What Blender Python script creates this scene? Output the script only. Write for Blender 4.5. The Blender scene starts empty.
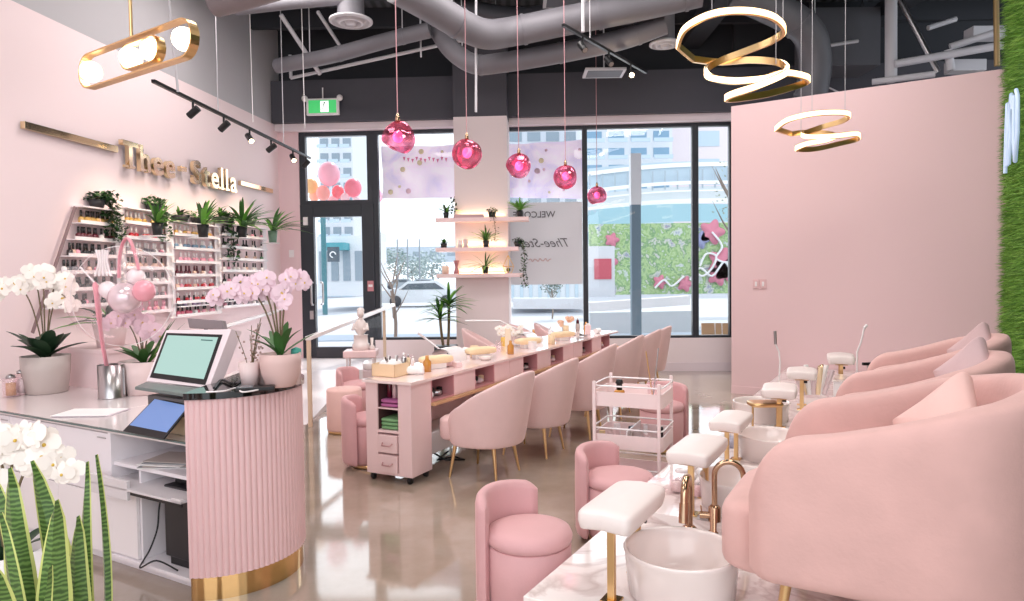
import bpy, math, random
from mathutils import Vector, Matrix
from math import sin, cos, pi, sqrt, radians, atan2
random.seed(7)
SC = bpy.context.scene
COL = SC.collection

# ------------------------------------------------------------------ camera
F = 682.67; CX, CY = 512.0, 300.5
TILT = radians(2.06); ROLL = radians(0.72); CH = 1.55
_r = Vector((1, 0, 0)); _u = Vector((0, sin(TILT), cos(TILT))); _f = Vector((0, cos(TILT), -sin(TILT)))
CR = _r * cos(ROLL) - _u * sin(ROLL); CU = _u * cos(ROLL) + _r * sin(ROLL)
cam = bpy.data.cameras.new('camera'); co = bpy.data.objects.new('camera', cam); COL.objects.link(co)
cam.sensor_width = 36; cam.lens = 36 * F / 1024; cam.clip_end = 500; cam.clip_start = 0.05
m = Matrix((CR, CU, -_f)).transposed().to_4x4(); m.translation = Vector((0, 0, CH)); co.matrix_world = m
SC.camera = co

def ray(px, py): return (_f * F + CR * (px - CX) + CU * (CY - py))
def G(px, py, z=0.0):      # where the sight line meets height z
    d = ray(px, py); t = (z - CH) / d.z; return Vector((d.x * t, d.y * t, z))
def D(px, py, Y):          # where the sight line meets depth Y
    d = ray(px, py); t = Y / d.y; return Vector((d.x * t, Y, CH + d.z * t))

# ------------------------------------------------------------------ materials
def lin(h):
    if isinstance(h, str):
        c = [int(h[i:i+2], 16) / 255 for i in (0, 2, 4)]
    else: c = [x / 255 for x in h]
    return tuple((x / 12.92 if x <= .04045 else ((x + .055) / 1.055) ** 2.4) for x in c) + (1,)
def mat(name, col, rough=.5, metal=0, emit=None, es=0, bump=0, bs=40, var=0, sheen=0, trans=0, alpha=1, coat=0, ior=1.45, spec=.5):
    m = bpy.data.materials.new(name); m.use_nodes = True
    nt = m.node_tree; b = nt.nodes['Principled BSDF']
    b.inputs['Base Color'].default_value = lin(col); b.inputs['Roughness'].default_value = rough
    b.inputs['Metallic'].default_value = metal; b.inputs['IOR'].default_value = ior
    b.inputs['Specular IOR Level'].default_value = spec
    if emit: b.inputs['Emission Color'].default_value = lin(emit); b.inputs['Emission Strength'].default_value = es
    if sheen: b.inputs['Sheen Weight'].default_value = sheen; b.inputs['Sheen Roughness'].default_value = .4; b.inputs['Sheen Tint'].default_value = lin('ffe4e2')
    if trans: b.inputs['Transmission Weight'].default_value = trans
    if coat: b.inputs['Coat Weight'].default_value = coat; b.inputs['Coat Roughness'].default_value = .05
    if alpha < 1: b.inputs['Alpha'].default_value = alpha
    if bump or var:
        tc = nt.nodes.new('ShaderNodeTexCoord'); no = nt.nodes.new('ShaderNodeTexNoise')
        no.inputs['Scale'].default_value = bs; no.inputs['Detail'].default_value = 4
        nt.links.new(tc.outputs['Object'], no.inputs['Vector'])
        if bump:
            bp = nt.nodes.new('ShaderNodeBump'); bp.inputs['Strength'].default_value = bump; bp.inputs['Distance'].default_value = .01
            nt.links.new(no.outputs['Fac'], bp.inputs['Height']); nt.links.new(bp.outputs['Normal'], b.inputs['Normal'])
        if var:
            mx = nt.nodes.new('ShaderNodeMix'); mx.data_type = 'RGBA'
            c = lin(col); n2 = nt.nodes.new('ShaderNodeTexNoise'); n2.inputs['Scale'].default_value = bs * .12
            nt.links.new(tc.outputs['Object'], n2.inputs['Vector'])
            mx.inputs[6].default_value = tuple(max(0, x * (1 - var)) for x in c[:3]) + (1,)
            mx.inputs[7].default_value = tuple(min(1, x * (1 + var)) for x in c[:3]) + (1,)
            nt.links.new(n2.outputs['Fac'], mx.inputs[0]); nt.links.new(mx.outputs[2], b.inputs['Base Color'])
    return m
def glassmat(name, tint='ffffff', refl=.08, opac=0.0, oc='ffffff'):
    m = bpy.data.materials.new(name); m.use_nodes = True; nt = m.node_tree; nt.nodes.clear()
    o = nt.nodes.new('ShaderNodeOutputMaterial'); t = nt.nodes.new('ShaderNodeBsdfTransparent'); g = nt.nodes.new('ShaderNodeBsdfGlossy')
    t.inputs[0].default_value = lin(tint); g.inputs['Roughness'].default_value = .02
    fr = nt.nodes.new('ShaderNodeLayerWeight'); fr.inputs[0].default_value = .15
    mu = nt.nodes.new('ShaderNodeMath'); mu.operation = 'POWER'; mu.inputs[1].default_value = 3; nt.links.new(fr.outputs['Facing'], mu.inputs[0])
    ml = nt.nodes.new('ShaderNodeMath'); ml.operation = 'MULTIPLY_ADD'; ml.inputs[1].default_value = refl*6; ml.inputs[2].default_value = .02; nt.links.new(mu.outputs[0], ml.inputs[0])
    mx = nt.nodes.new('ShaderNodeMixShader'); nt.links.new(ml.outputs[0], mx.inputs[0])
    nt.links.new(t.outputs[0], mx.inputs[1]); nt.links.new(g.outputs[0], mx.inputs[2])
    out = mx
    if opac:
        d = nt.nodes.new('ShaderNodeBsdfDiffuse'); d.inputs[0].default_value = lin(oc)
        m2 = nt.nodes.new('ShaderNodeMixShader'); m2.inputs[0].default_value = opac
        nt.links.new(mx.outputs[0], m2.inputs[1]); nt.links.new(d.outputs[0], m2.inputs[2]); out = m2
    nt.links.new(out.outputs[0], o.inputs[0]); return m

PINKV = mat('pink_velvet', 'e9c9c7', .75, sheen=.45, bump=.12, bs=90, var=.05)
PINKV2 = mat('pink_velvet_armchair', 'd9b0aa', .8, sheen=.35, bump=.14, bs=60, var=.12)
PINKL = mat('pink_laminate', 'edd0d0', .35, var=.03, bs=20)
PINKW = mat('pink_wall_paint', 'e6c8cb', .65, bump=.03, bs=120)
LWALL = mat('blush_wall_paint', 'f3dfe1', .7, bump=.03, bs=120)
GWALL = mat('grey_wall_paint', 'b9b6ba', .7, bump=.03, bs=100)
DGREY = mat('dark_grey_paint', '4b4a52', .7, bump=.05, bs=60)
DKWALL = mat('charcoal_upper_wall', '33353b', .8, bump=.05, bs=60)
SOFFIT = mat('pale_trim_paint', 'e4d6da', .6)
COLP = mat('column_blush_paint', 'eadcdd', .7, bump=.03, bs=100)
WHITE = mat('white_gloss', 'f4eff0', .25, coat=.3)
WHITEM = mat('white_matt', 'efe9ea', .55)
LEATH = mat('white_leatherette', 'ece1dd', .42, bump=.08, bs=150, var=.02)
CERAM = mat('white_ceramic', 'eadeda', .18, coat=.4)
GOLD = mat('brushed_gold', 'e2bd88', .28, 1)
GOLDM = mat('mirror_gold', 'e3bd84', .08, 1)
BRONZE = mat('champagne_bronze', 'c3a184', .2, 1)
STEEL = mat('brushed_steel', 'b5b2b3', .28, 1, bump=.04, bs=200)
BLACK = mat('black_plastic', '17171a', .4)
BLKG = mat('black_gloss', '120f11', .08, coat=.5)
FRAME = mat('dark_window_aluminium', '2d3138', .45)
CUBSHADE = mat('recess_shade', '59393b', .7)
WOODE = mat('light_wood_edge', 'c99f77', .5, var=.15, bs=30)
MARBLE = None
LEAF = mat('leaf_green', '3f6b35', .45, var=.35, bs=40)
LEAFD = mat('dark_leaf_green', '24402a', .45, var=.35, bs=40)
LEAFL = mat('light_leaf_green', '74b04c', .45, var=.3, bs=40)
LEAFY = mat('yellow_leaf_margin', 'c9cf7c', .45)
STEM = mat('brown_green_stem', '6f6046', .6)
SOIL = mat('bark_soil', '4a3428', .9, bump=.6, bs=120)
PETW = mat('white_petal', 'f6eee6', .5, emit='fff6f0', es=.03)
PETP = mat('pink_petal', 'e8cbd6', .5, emit='ffd6e2', es=.03)
PETY = mat('yellow_flower_centre', 'd8b44e', .5)
POTB = mat('beige_ribbed_ceramic', 'bcb0ab', .55, bump=.2, bs=60)
POTP = mat('blush_ceramic', 'e3cdcb', .5)
POTPK = mat('pink_ribbed_ceramic', 'd9b9b4', .5)
POTD = mat('dark_pot', '2c2c2f', .5)
DUCT = mat('grey_painted_duct', '727076', .55, .1, bump=.15, bs=25, var=.12)
DUCTD = mat('dark_duct', '5a5a60', .55, .2, bump=.1, bs=25)
DUCTBR = mat('brown_grey_duct', '7c7274', .55, .1, bump=.1, bs=25)
PIPE = mat('pale_conduit', 'c4c2c7', .5)
DECK = mat('dark_metal_deck', '3a3d42', .8)
BULB = mat('warm_bulb', 'fff2dc', .4, emit='ffe3b8', es=9)
LEDW = mat('warm_led_strip', 'fff4e0', .4, emit='ffd9a0', es=3.2)
GLASS = glassmat('clear_glass')
GLASSB = glassmat('balloon_film', 'fffafb', opac=.05)
TOWEL = mat('cream_towel', 'f1d9b5', .9, bump=.5, bs=150)
PAPER = mat('white_paper', 'f4f1f0', .7)
LINEN = mat('lilac_white_linen', 'dcc9cc', .85, bump=.1, bs=80, sheen=.2)

# ------------------------------------------------------------------ mesh builder
class MB:
    def __init__(s): s.v = []; s.f = []; s.m = []; s.s = []; s.M = Matrix()
    def add(s, vs, fs, m=0, sm=False):
        n = len(s.v); s.v += [tuple(s.M @ Vector(p)) for p in vs]
        for f in fs: s.f.append(tuple(i + n for i in f)); s.m.append(m); s.s.append(sm)
        return s
    def box(s, a, b, m=0):
        x0, y0, z0 = a; x1, y1, z1 = b
        s.add([(x0,y0,z0),(x1,y0,z0),(x1,y1,z0),(x0,y1,z0),(x0,y0,z1),(x1,y0,z1),(x1,y1,z1),(x0,y1,z1)],
              [(3,2,1,0),(4,5,6,7),(0,1,5,4),(1,2,6,5),(2,3,7,6),(3,0,4,7)], m)
        return s
    def bar(s, p, q, w, h, m=0, up=(0,0,1)):      # a box beam between two points
        p = Vector(p); q = Vector(q); d = (q - p).normalized(); up = Vector(up)
        if abs(d.dot(up)) > .98: up = Vector((0, 1, 0))
        a = d.cross(up).normalized() * (w / 2); b = a.cross(d).normalized() * (h / 2)
        vs = [p - a - b, p + a - b, p + a + b, p - a + b, q - a - b, q + a - b, q + a + b, q - a + b]
        s.add(vs, [(0,1,2,3),(7,6,5,4),(4,5,1,0),(5,6,2,1),(6,7,3,2),(7,4,0,3)], m); return s
    def tube(s, pts, r, seg=8, m=0, closed=False, flat=1.0):
        pts = [Vector(p) for p in pts]; n = len(pts)
        rr = r if isinstance(r, (list, tuple)) else [r] * n
        a = None; vs = []
        for i, p in enumerate(pts):
            if closed: d = pts[(i + 1) % n] - pts[i - 1]
            else: d = pts[min(i + 1, n - 1)] - pts[max(i - 1, 0)]
            d = d.normalized() if d.length > 1e-9 else Vector((0, 0, 1))
            if a is None:
                a = d.cross(Vector((0, 0, 1)) if abs(d.z) < .9 else Vector((1, 0, 0))).normalized()
            else:
                a = (a - d * a.dot(d)); a = a.normalized() if a.length > 1e-9 else Vector((1, 0, 0))
            b = d.cross(a)
            for k in range(seg):
                t = 2 * pi * k / seg; vs.append(p + (a * cos(t) + b * sin(t) * flat) * rr[i])
        fs = []
        for i in range(n if closed else n - 1):
            for k in range(seg):
                j = (i + 1) % n; l = (k + 1) % seg
                fs.append((i*seg+k, i*seg+l, j*seg+l, j*seg+k))
        s.add(vs, fs, m, True)
        if not closed:
            s.add([vs[k] for k in range(seg)], [tuple(range(seg))[::-1]], m)
            s.add([vs[(n-1)*seg+k] for k in range(seg)], [tuple(range(seg))], m)
        return s
    def lathe(s, prof, seg=24, m=0, c=(0,0,0), rip=0, nrip=0, sm=True):
        vs = []; fs = []
        for (r, z) in prof:
            for k in range(seg):
                t = 2 * pi * k / seg; q = r * (1 + rip * cos(nrip * t)); vs.append((c[0] + q * cos(t), c[1] + q * sin(t), c[2] + z))
        for i in range(len(prof) - 1):
            for k in range(seg):
                l = (k + 1) % seg; fs.append((i*seg+k, i*seg+l, (i+1)*seg+l, (i+1)*seg+k))
        s.add(vs, fs, m, sm)
        if prof[0][0] > 1e-5: s.add(vs[:seg], [tuple(range(seg))[::-1]], m)
        if prof[-1][0] > 1e-5: s.add(vs[-seg:], [tuple(range(seg))], m)
        return s
    def ball(s, c, r, seg=12, rings=8, m=0, fn=None):
        if not isinstance(r, (tuple, list)): r = (r, r, r)
        vs = []; fs = []
        for i in range(rings + 1):
            t = pi * i / rings
            for k in range(seg):
                p = 2 * pi * k / seg; d = (sin(t) * cos(p), sin(t) * sin(p), cos(t)); q = fn(d) if fn else 1
                vs.append((c[0] + r[0]*d[0]*q, c[1] + r[1]*d[1]*q, c[2] + r[2]*d[2]*q))
        for i in range(rings):
            for k in range(seg):
                l = (k + 1) % seg; fs.append((i*seg+k, (i+1)*seg+k, (i+1)*seg+l, i*seg+l))
        s.add(vs, fs, m, True); return s
    def sq(s, c, h, e1=.4, e2=.4, seg=28, rings=14, m=0, fn=None):   # superellipsoid cushion
        def g(x, e): return (abs(x) ** e) * (1 if x >= 0 else -1)
        vs = []; fs = []
        for i in range(rings + 1):
            t = -pi/2 + pi * i / rings
            for k in range(seg):
                p = 2 * pi * k / seg
                q = (h[0]*g(cos(t), e1)*g(cos(p), e2), h[1]*g(cos(t), e1)*g(sin(p), e2), h[2]*g(sin(t), e1))
                if fn: q = fn(q)
                vs.append((c[0]+q[0], c[1]+q[1], c[2]+q[2]))
        for i in range(rings):
            for k in range(seg):
                l = (k + 1) % seg; fs.append((i*seg+k, i*seg+l, (i+1)*seg+l, (i+1)*seg+k))
        s.add(vs, fs, m, True); return s
    def grid(s, rows, m=0, sm=True, close=False):
        n = len(rows[0]); vs = [p for r in rows for p in r]; fs = []
        for i in range(len(rows) - 1):
            for k in range(n if close else n - 1):
                l = (k + 1) % n; fs.append((i*n+k, i*n+l, (i+1)*n+l, (i+1)*n+k))
        s.add(vs, fs, m, sm); return s
    def prism(s, poly, z0, z1, m=0, sm=False):
        n = len(poly); vs = [(x, y, z0) for x, y in poly] + [(x, y, z1) for x, y in poly]
        s.add(vs, [tuple(range(n))[::-1], tuple(range(n, 2*n))], m)
        s.add(vs, [(k, (k+1) % n, n + (k+1) % n, n + k) for k in range(n)], m, sm); return s
    def build(s, name, mats, parent=None, bevel=0, segs=2, loc=None, rz=None, sub=0):
        me = bpy.data.meshes.new(name); me.from_pydata(s.v, [], s.f)
        if not isinstance(mats, (list, tuple)): mats = [mats]
        for x in mats: me.materials.append(x)
        me.polygons.foreach_set('material_index', s.m); me.polygons.foreach_set('use_smooth', s.s); me.update()
        o = bpy.data.objects.new(name, me); COL.objects.link(o)
        if parent: o.parent = parent
        if loc is not None: o.location = loc
        if rz is not None: o.rotation_euler.z = rz
        if bevel:
            b = o.modifiers.new('b', 'BEVEL'); b.width = bevel; b.segments = segs; b.limit_method = 'ANGLE'; b.angle_limit = radians(40)
        if sub:
            b = o.modifiers.new('s', 'SUBSURF'); b.levels = sub; b.render_levels = sub
        return o
def tag(o, label, cat, group=None, kind=None):
    o['label'] = label; o['category'] = cat
    if group: o['group'] = group
    if kind: o['kind'] = kind
    return o
def thing(name, label, cat, loc=(0,0,0), rz=0, group=None):
    o = bpy.data.objects.new(name, None); o.empty_display_size = .1; COL.objects.link(o)
    o.location = loc; o.rotation_euler.z = rz
    return tag(o, label, cat, group)
def struct(o): o['kind'] = 'structure'; return o
def children(o): return [c for c in bpy.data.objects if c.parent == o]
def dup(root, loc, rz=None, label=None, group=None, scale=None, ch=None):
    r = root.copy(); COL.objects.link(r); r.location = loc
    if rz is not None: r.rotation_euler.z = rz
    if label: r['label'] = label
    if group: r['group'] = group
    if scale: r.scale = (scale,)*3 if not isinstance(scale, tuple) else scale
    for c in root.children:
        k = c.copy(); COL.objects.link(k); k.parent = r
        for g in c.children:
            d = g.copy(); COL.objects.link(d); d.parent = k
    return r
def T(v): return Matrix.Translation(Vector(v))
def RZ(a): return Matrix.Rotation(a, 4, 'Z')
def RX(a): return Matrix.Rotation(a, 4, 'X')
def RY(a): return Matrix.Rotation(a, 4, 'Y')
def arc(cx, cy, r, a0, a1, n): return [(cx + r*cos(radians(a0 + (a1-a0)*i/n)), cy + r*sin(radians(a0 + (a1-a0)*i/n))) for i in range(n+1)]
def textmesh(txt, size=1, extrude=.02, offset=0, shear=0, align='CENTER', bevel=0):
    c = bpy.data.curves.new('t', 'FONT'); c.body = txt; c.size = size; c.extrude = extrude; c.offset = offset; c.shear = shear
    c.align_x = align; c.bevel_depth = bevel; c.resolution_u = 4
    o = bpy.data.objects.new('t', c); COL.objects.link(o)
    dg = bpy.context.evaluated_depsgraph_get(); me = bpy.data.meshes.new_from_object(o.evaluated_get(dg))
    bpy.data.objects.remove(o); return me
def textobj(name, txt, mtl, M, size, extrude=.005, offset=0, shear=0, parent=None, bevel=0, align='CENTER'):
    me = textmesh(txt, size, extrude, offset, shear, align, bevel); me.materials.clear(); me.materials.append(mtl)
    me.transform(M); o = bpy.data.objects.new(name, me); COL.objects.link(o)
    if parent: o.parent = parent
    return o

# two building directions
FA = Vector((-.866, .5, 0)); RA = Vector((.5, .866, 0))      # armchairs face FA, row runs along RA
AF = atan2(.5, -.866)
# ================================================================== SHELL
def nodemat(name):
    m = bpy.data.materials.new(name); m.use_nodes = True; return m, m.node_tree, m.node_tree.nodes['Principled BSDF']
def n_(nt, t, **k):
    n = nt.nodes.new(t)
    for a, v in k.items(): n.inputs[a].default_value = v
    return n
def ramp(nt, fac, stops):
    r = nt.nodes.new('ShaderNodeValToRGB'); e = r.color_ramp.elements
    while len(e) < len(stops): e.new(.5)
    for i, (p, c) in enumerate(stops): e[i].position = p; e[i].color = lin(c)
    nt.links.new(fac, r.inputs[0]); return r.outputs[0]
# polished concrete
FLOORM, nt, b = nodemat('polished_concrete')
tc = nt.nodes.new('ShaderNodeTexCoord'); no = n_(nt, 'ShaderNodeTexNoise', Scale=.9, Detail=8, Roughness=.6); nt.links.new(tc.outputs['Object'], no.inputs['Vector'])
nt.links.new(ramp(nt, no.outputs['Fac'], [(.3, '92816f'), (.5, 'a8988a'), (.7, 'bcafa5')]), b.inputs['Base Color'])
n2 = n_(nt, 'ShaderNodeTexNoise', Scale=5, Detail=5); nt.links.new(tc.outputs['Object'], n2.inputs['Vector'])
mr = nt.nodes.new('ShaderNodeMapRange'); mr.inputs[3].default_value = .03; mr.inputs[4].default_value = .12; nt.links.new(n2.outputs['Fac'], mr.inputs[0]); nt.links.new(mr.outputs[0], b.inputs['Roughness'])
b.inputs['Coat Weight'].default_value = .5; b.inputs['Coat Roughness'].default_value = .06
# marble
MARBLE, nt, b = nodemat('white_marble')
tc = nt.nodes.new('ShaderNodeTexCoord'); no = n_(nt, 'ShaderNodeTexNoise', Scale=2.2, Detail=8, Distortion=1.6); nt.links.new(tc.outputs['Object'], no.inputs['Vector'])
nt.links.new(ramp(nt, no.outputs['Fac'], [(.42, 'f6ebe8'), (.5, 'd8c8c4'), (.56, 'f7eeeb')]), b.inputs['Base Color']); b.inputs['Roughness'].default_value = .08; b.inputs['Coat Weight'].default_value = .5
# corrugated deck
DECK, nt, b = nodemat('corrugated_deck')
tc = nt.nodes.new('ShaderNodeTexCoord'); wv = n_(nt, 'ShaderNodeTexWave', Scale=2.2); nt.links.new(tc.outputs['Object'], wv.inputs['Vector'])
nt.links.new(ramp(nt, wv.outputs['Fac'], [(.2, '2b2d32'), (.8, '4a4d53')]), b.inputs['Base Color']); b.inputs['Roughness'].default_value = .8

WX0, WY0 = -3.79, 11.22; WE = Vector((.9983, -.058, 0)); WN = Vector((-.058, -.9983, 0))   # window wall: corner, direction, normal into room
WROT = atan2(WE.y, WE.x)
WM = T((WX0, WY0, 0)) @ RZ(WROT)           # local: x along wall, -y into room
def wu(px, py=300):          # distance along the window wall under a sight line
    d = ray(px, py); P = Vector((WX0, WY0, 0)); # t*d - P in plane
    t = (P.dot(WN)) / (Vector((d.x, d.y, 0)).dot(WN)); q = Vector((d.x*t, d.y*t, 0)); return (q - P).dot(WE)
def wallbox(name, x0, x1, z0, z1, y0, y1, mt, kind='structure', bevel=0):
    o = MB().box((x0, y0, z0), (x1, y1, z1)).build(name, mt, bevel=bevel); o.matrix_world = WM
    if kind: o['kind'] = kind
    return o
CEIL = 5.6; ZT = 3.93; ZS = .53; ZF = 4.04
# floor
fl = struct(MB().box((-7, -2.5, -.1), (10, 11.6, 0)).build('floor', FLOORM))
# ceiling
struct(MB().box((-7, -2.5, CEIL), (10, 12, CEIL + .2)).build('ceiling', DECK))
# left wall: two paint zones, plus recess
LD = Vector((.117, .9932, 0)).normalized()
lw = MB(); lw.box((0, 0, 0), (.15, 13.9, ZF), 0).box((0, 0, ZF), (.15, 13.9, CEIL), 1)
o = struct(lw.build('wall_left', [LWALL, GWALL])); ang = atan2(LD.y, LD.x) - pi/2
LW0 = Vector((WX0, WY0, 0)) - LD * 13.4
o.matrix_world = T(LW0) @ RZ(ang) @ T((-.15, 0, 0))
LWM = T(LW0) @ RZ(ang)                 # local: y along the wall, +x into room
def lwp(px, py):                       # point on the left wall under a sight line -> (y, z)
    d = ray(px, py); n = Vector((LD.y, -LD.x, 0)); t = LW0.dot(n) / Vector((d.x, d.y, 0)).dot(n)
    q = Vector((d.x*t, d.y*t, CH + d.z*t)); return ((q - LW0).dot(LD), q.z)
# window wall pieces
def fu(px, y):                        # same, on a plane y in front of the window wall
    d = WM.inverted().to_3x3() @ ray(px, 300); o0 = WM.inverted() @ Vector((0, 0, CH)); t = (y - o0.y)/d.y; return (o0 + d*t).x
UC0, UC1 = fu(456, -.6), fu(509, -.6)
UR = 13.5
uD0, uD1 = wu(302), wu(374)            # door bay
wallbox('wall_back', 0, uD0, 0, ZF, 0, .2, PINKW)
wallbox('wall_back', uD1, UR, 0, ZS, 0, .2, COLP)
wallbox('wall_back', uD0, uD1, 0, .24, .0, .2, COLP)
wallbox('trim_1', 0, UR, ZT, ZF + .06, -.12, .2, SOFFIT)
wallbox('wall_back', 0, UR, ZF, 4.70, -.22, .2, DGREY)
wallbox('wall_back', -.3, UR, 4.70, CEIL, .1, .25, DKWALL)
wallbox('baseboard_back', uD1, UR, 0, .14, -.02, 0, SOFFIT)
wallbox('wall_right', 7.3, UR, 0, CEIL, -.1, .02, DKWALL)
# column
cm = MB(); cm.box((UC0, -.6, 0), (UC1, -.0, 3.97), 0).box((UC0, -.6, 3.97), (UC1, 0, CEIL), 1)
o = struct(cm.build('column', [COLP, DGREY])); o.matrix_world = WM
CU0, CU1 = UC0, UC1
# glazed bays
def bay(i, u0, u1, z0, z1, fl=.06, fr=.06, ft=.06, fb=.06, dy=.06):
    f = MB(); f.box((u0, dy-.04, z0), (u0+fl, dy+.06, z1)).box((u1-fr, dy-.04, z0), (u1, dy+.06, z1)).box((u0+fl, dy-.04, z1-ft), (u1-fr, dy+.06, z1)).box((u0+fl, dy-.04, z0), (u1-fr, dy+.06, z0+fb))
    o = f.build('window_%d' % i, FRAME, bevel=.004); o.matrix_world = WM; struct(o)
    g = MB().box((u0+fl, dy+.005, z0+fb), (u1-fr, dy+.015, z1-ft)).build('pane', GLASS, parent=o)
    return o
m1, m2, m3 = wu(586), wu(696), wu(640)
bay(1, uD0, uD1+.02, 2.72, ZT, .1, .1, .07, .1)
bay(2, uD1, UC0+.3, ZS-.02, ZT, .1, .05)
bay(3, UC1-.3, m1, ZS-.02, ZT, .05, .04)
bay(4, m1, m2, ZS-.02, ZT, .04, .05)
bay(5, m2, 7.3, ZS-.02, ZT, .05, .05)
# sticker and lock marks on the door frame
# door
dr = MB(); u0, u1 = uD0, uD1 + .02
a, b_ = u0 + .22, u1 - .2
dr.box((u0, 0.0, .24), (a, .1, 2.75)).box((b_, 0.0, .24), (u1, .1, 2.75)).box((a, 0, 2.55), (b_, .1, 2.75)).box((a, 0, .24), (b_, .1, .42))
o = dr.build('door_1', FRAME, bevel=.006); o.matrix_world = WM; struct(o)
MB().box((a, .045, .42), (b_, .055, 2.55)).build('pane', GLASS, parent=o)
hd = MB(); hx = a - .03
hd.tube([(hx, 0, 1.12), (hx, -.07, 1.12), (hx, -.09, 1.16), (hx, -.09, 1.44), (hx, -.07, 1.48), (hx, 0, 1.48)], .016)
hd.tube([(hx+.1, .1, 1.12), (hx+.1, .17, 1.12), (hx+.1, .19, 1.16), (hx+.1, .19, 1.44), (hx+.1, .17, 1.48), (hx+.1, .1, 1.48)], .016)
hd.build('door_handle', STEEL, parent=o)
MB().box((hx-.06, -.012, .88), (hx+.0, 0, 1.02)).build('door_lock', STEEL, parent=o)
st = MB().box((uD1-.1, -.012, 1.33), (uD1, -.002, 1.5), 0).box((uD1-.085, -.016, 1.40), (uD1-.015, -.012, 1.44), 1).build('window_sticker', [mat('faded_red_sticker', 'c9868c', .6), WHITEM]); st.matrix_world = WM
tag(st, 'small red and white sticker on the dark frame beside the glass door', 'sticker')
ds = MB().box((u0+.06, -.03, 2.42), (u0+.13, 0, 2.55)).build('door_sensor', WHITEM); ds.matrix_world = WM
tag(ds, 'small white alarm sensor at the top corner of the glass door', 'sensor')
# light switches
sw = thing('light_switch', 'double light switch plate on the pink partition wall', 'switch')
# partition
PA = Vector((2.82, 8.77, 0)); PB = Vector((5.21, 7.29, 0)) + Vector((.05, -.031, 0)); PD = (PB - PA).normalized(); pang = atan2(PD.y, PD.x); PH = 3.67
o = struct(MB().box((0, 0, 0), (3.6, .14, PH)).build('wall_partition', PINKW)); PM = T(PA) @ RZ(pang); o.matrix_world = PM
struct(MB().box((0, -.012, 0), (2.9, 0, .1)).build('baseboard_partition', PINKW)).matrix_world = PM
q = G(754.5, 297, 1.4); sw.matrix_world = PM @ T((.27, -.001, 1.35))
for k in (0, 1):
    pl = MB().box((k*.085, -.012, 0), (k*.085+.075, 0, .12)).build('switch_plate', mat('switch_pink_%d' % k, 'dfb9bb', .4), parent=sw, bevel=.003)
    MB().box((k*.085+.025, -.018, .03), (k*.085+.05, -.012, .09)).build('rocker', WHITEM, parent=pl)
ws = MB().box((-.4, -.012, 0), (-.32, 0, .12)).build('wall_plate', WHITEM); 
ws.matrix_world = WM @ T((.55, 0, 1.9)); tag(ws, 'small white plate on the blush wall beside the entrance door frame', 'wall plate')
# grass wall
GW0 = PB + PD * .0; GD = -RA
gang = atan2(GD.y, GD.x); GM = T(GW0) @ RZ(gang)       # local x along towards camera, y: +? into room
o = struct(MB().box((0, -.2, 0), (7.5, 0, CEIL)).build('wall_right', mat('dark_green_backing', '2b3b1e', .9))); o.matrix_world = T(GW0) @ RZ(gang) @ Matrix.Scale(1, 4)
side = 1 if (RZ(gang) @ Vector((0, 1, 0))).dot(FA) > 0 else -1
if side < 0: o.matrix_world = T(GW0) @ RZ(gang) @ T((0, .2, 0))
gb = MB(); vs = []; fs = []; ms = []
rg = random.Random(3)
for k in range(30000):
    x = rg.uniform(0, 3.0); z = rg.uniform(.15, 5.5); L = rg.uniform(.05, .12); w = .006
    dx, dz = rg.uniform(-.06, .06), rg.uniform(-.07, .03)
    ax = rg.uniform(0, pi); n = len(vs); a_, c_ = w*cos(ax), w*sin(ax)
    vs += [(x-a_, 0, z-c_), (x+a_, 0, z+c_), (x+dx, side*L, z+dz)]; fs.append((n, n+1, n+2)); ms.append(rg.choice((0, 0, 1, 2)))
gb.v = vs; gb.f = fs; gb.m = ms; gb.s = [False]*len(fs)
GR1 = mat('grass_mid', '6fa23c', .6); GR2 = mat('grass_light', '96c257', .6); GR3 = mat('grass_dark', '3f6e24', .6)
o = gb.build('grass_wall_blades', [GR1, GR2, GR3]); o.matrix_world = GM
tag(o, 'bright green artificial grass covering the wall beside the armchairs', 'grass', kind='stuff')
# neon sign on grass
NEON = mat('cool_neon', 'b8c8dd', .3, emit='b9d2f5', es=.5)
nn = thing('neon_sign', 'white glowing tube sign mounted on the green grass wall', 'sign')
nn.matrix_world = GM
for (x0, pts) in ((1.05, [(0,.0),(.03,.35),(.08,.62),(.14,.35),(.1,.05)]), (1.3, [(0,.05),(.1,.3),(.0,.5),(.1,.65),(.18,.5)]), (1.6, [(.0,.6),(.02,.2),(.1,.02),(.2,.25),(.18,.55),(.1,.62)])):
    MB().tube([(x0+px_*1.2, side*.13, 2.45+pz) for px_, pz in pts], .016, 8).build('neon_tube', NEON, parent=nn)

# ramp and landing by the entrance
RP = mat('pale_ramp_tile', 'ece6e8', .25)
rm = MB(); X0, X1 = -4.1, -2.2
rm.add([(-4.45, 7.2, 0), (X1, 7.2, 0), (X1, 9.7, .24), (-4.3, 9.7, .24), (-3.98, 11.3, .24), (X1+.45, 11.15, .24), (X1+.45, 9.7, .24), (-4.45, 7.2, 0), (X1+.45, 9.7, 0), (X1+.45, 11.15, 0), (X1, 9.7, 0)],
       [(0,1,2,3), (3,2,6,5,4), (1,10,2), (10,8,6,2), (8,9,5,6)])
struct(rm.build('floor_ramp', RP))
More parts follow.
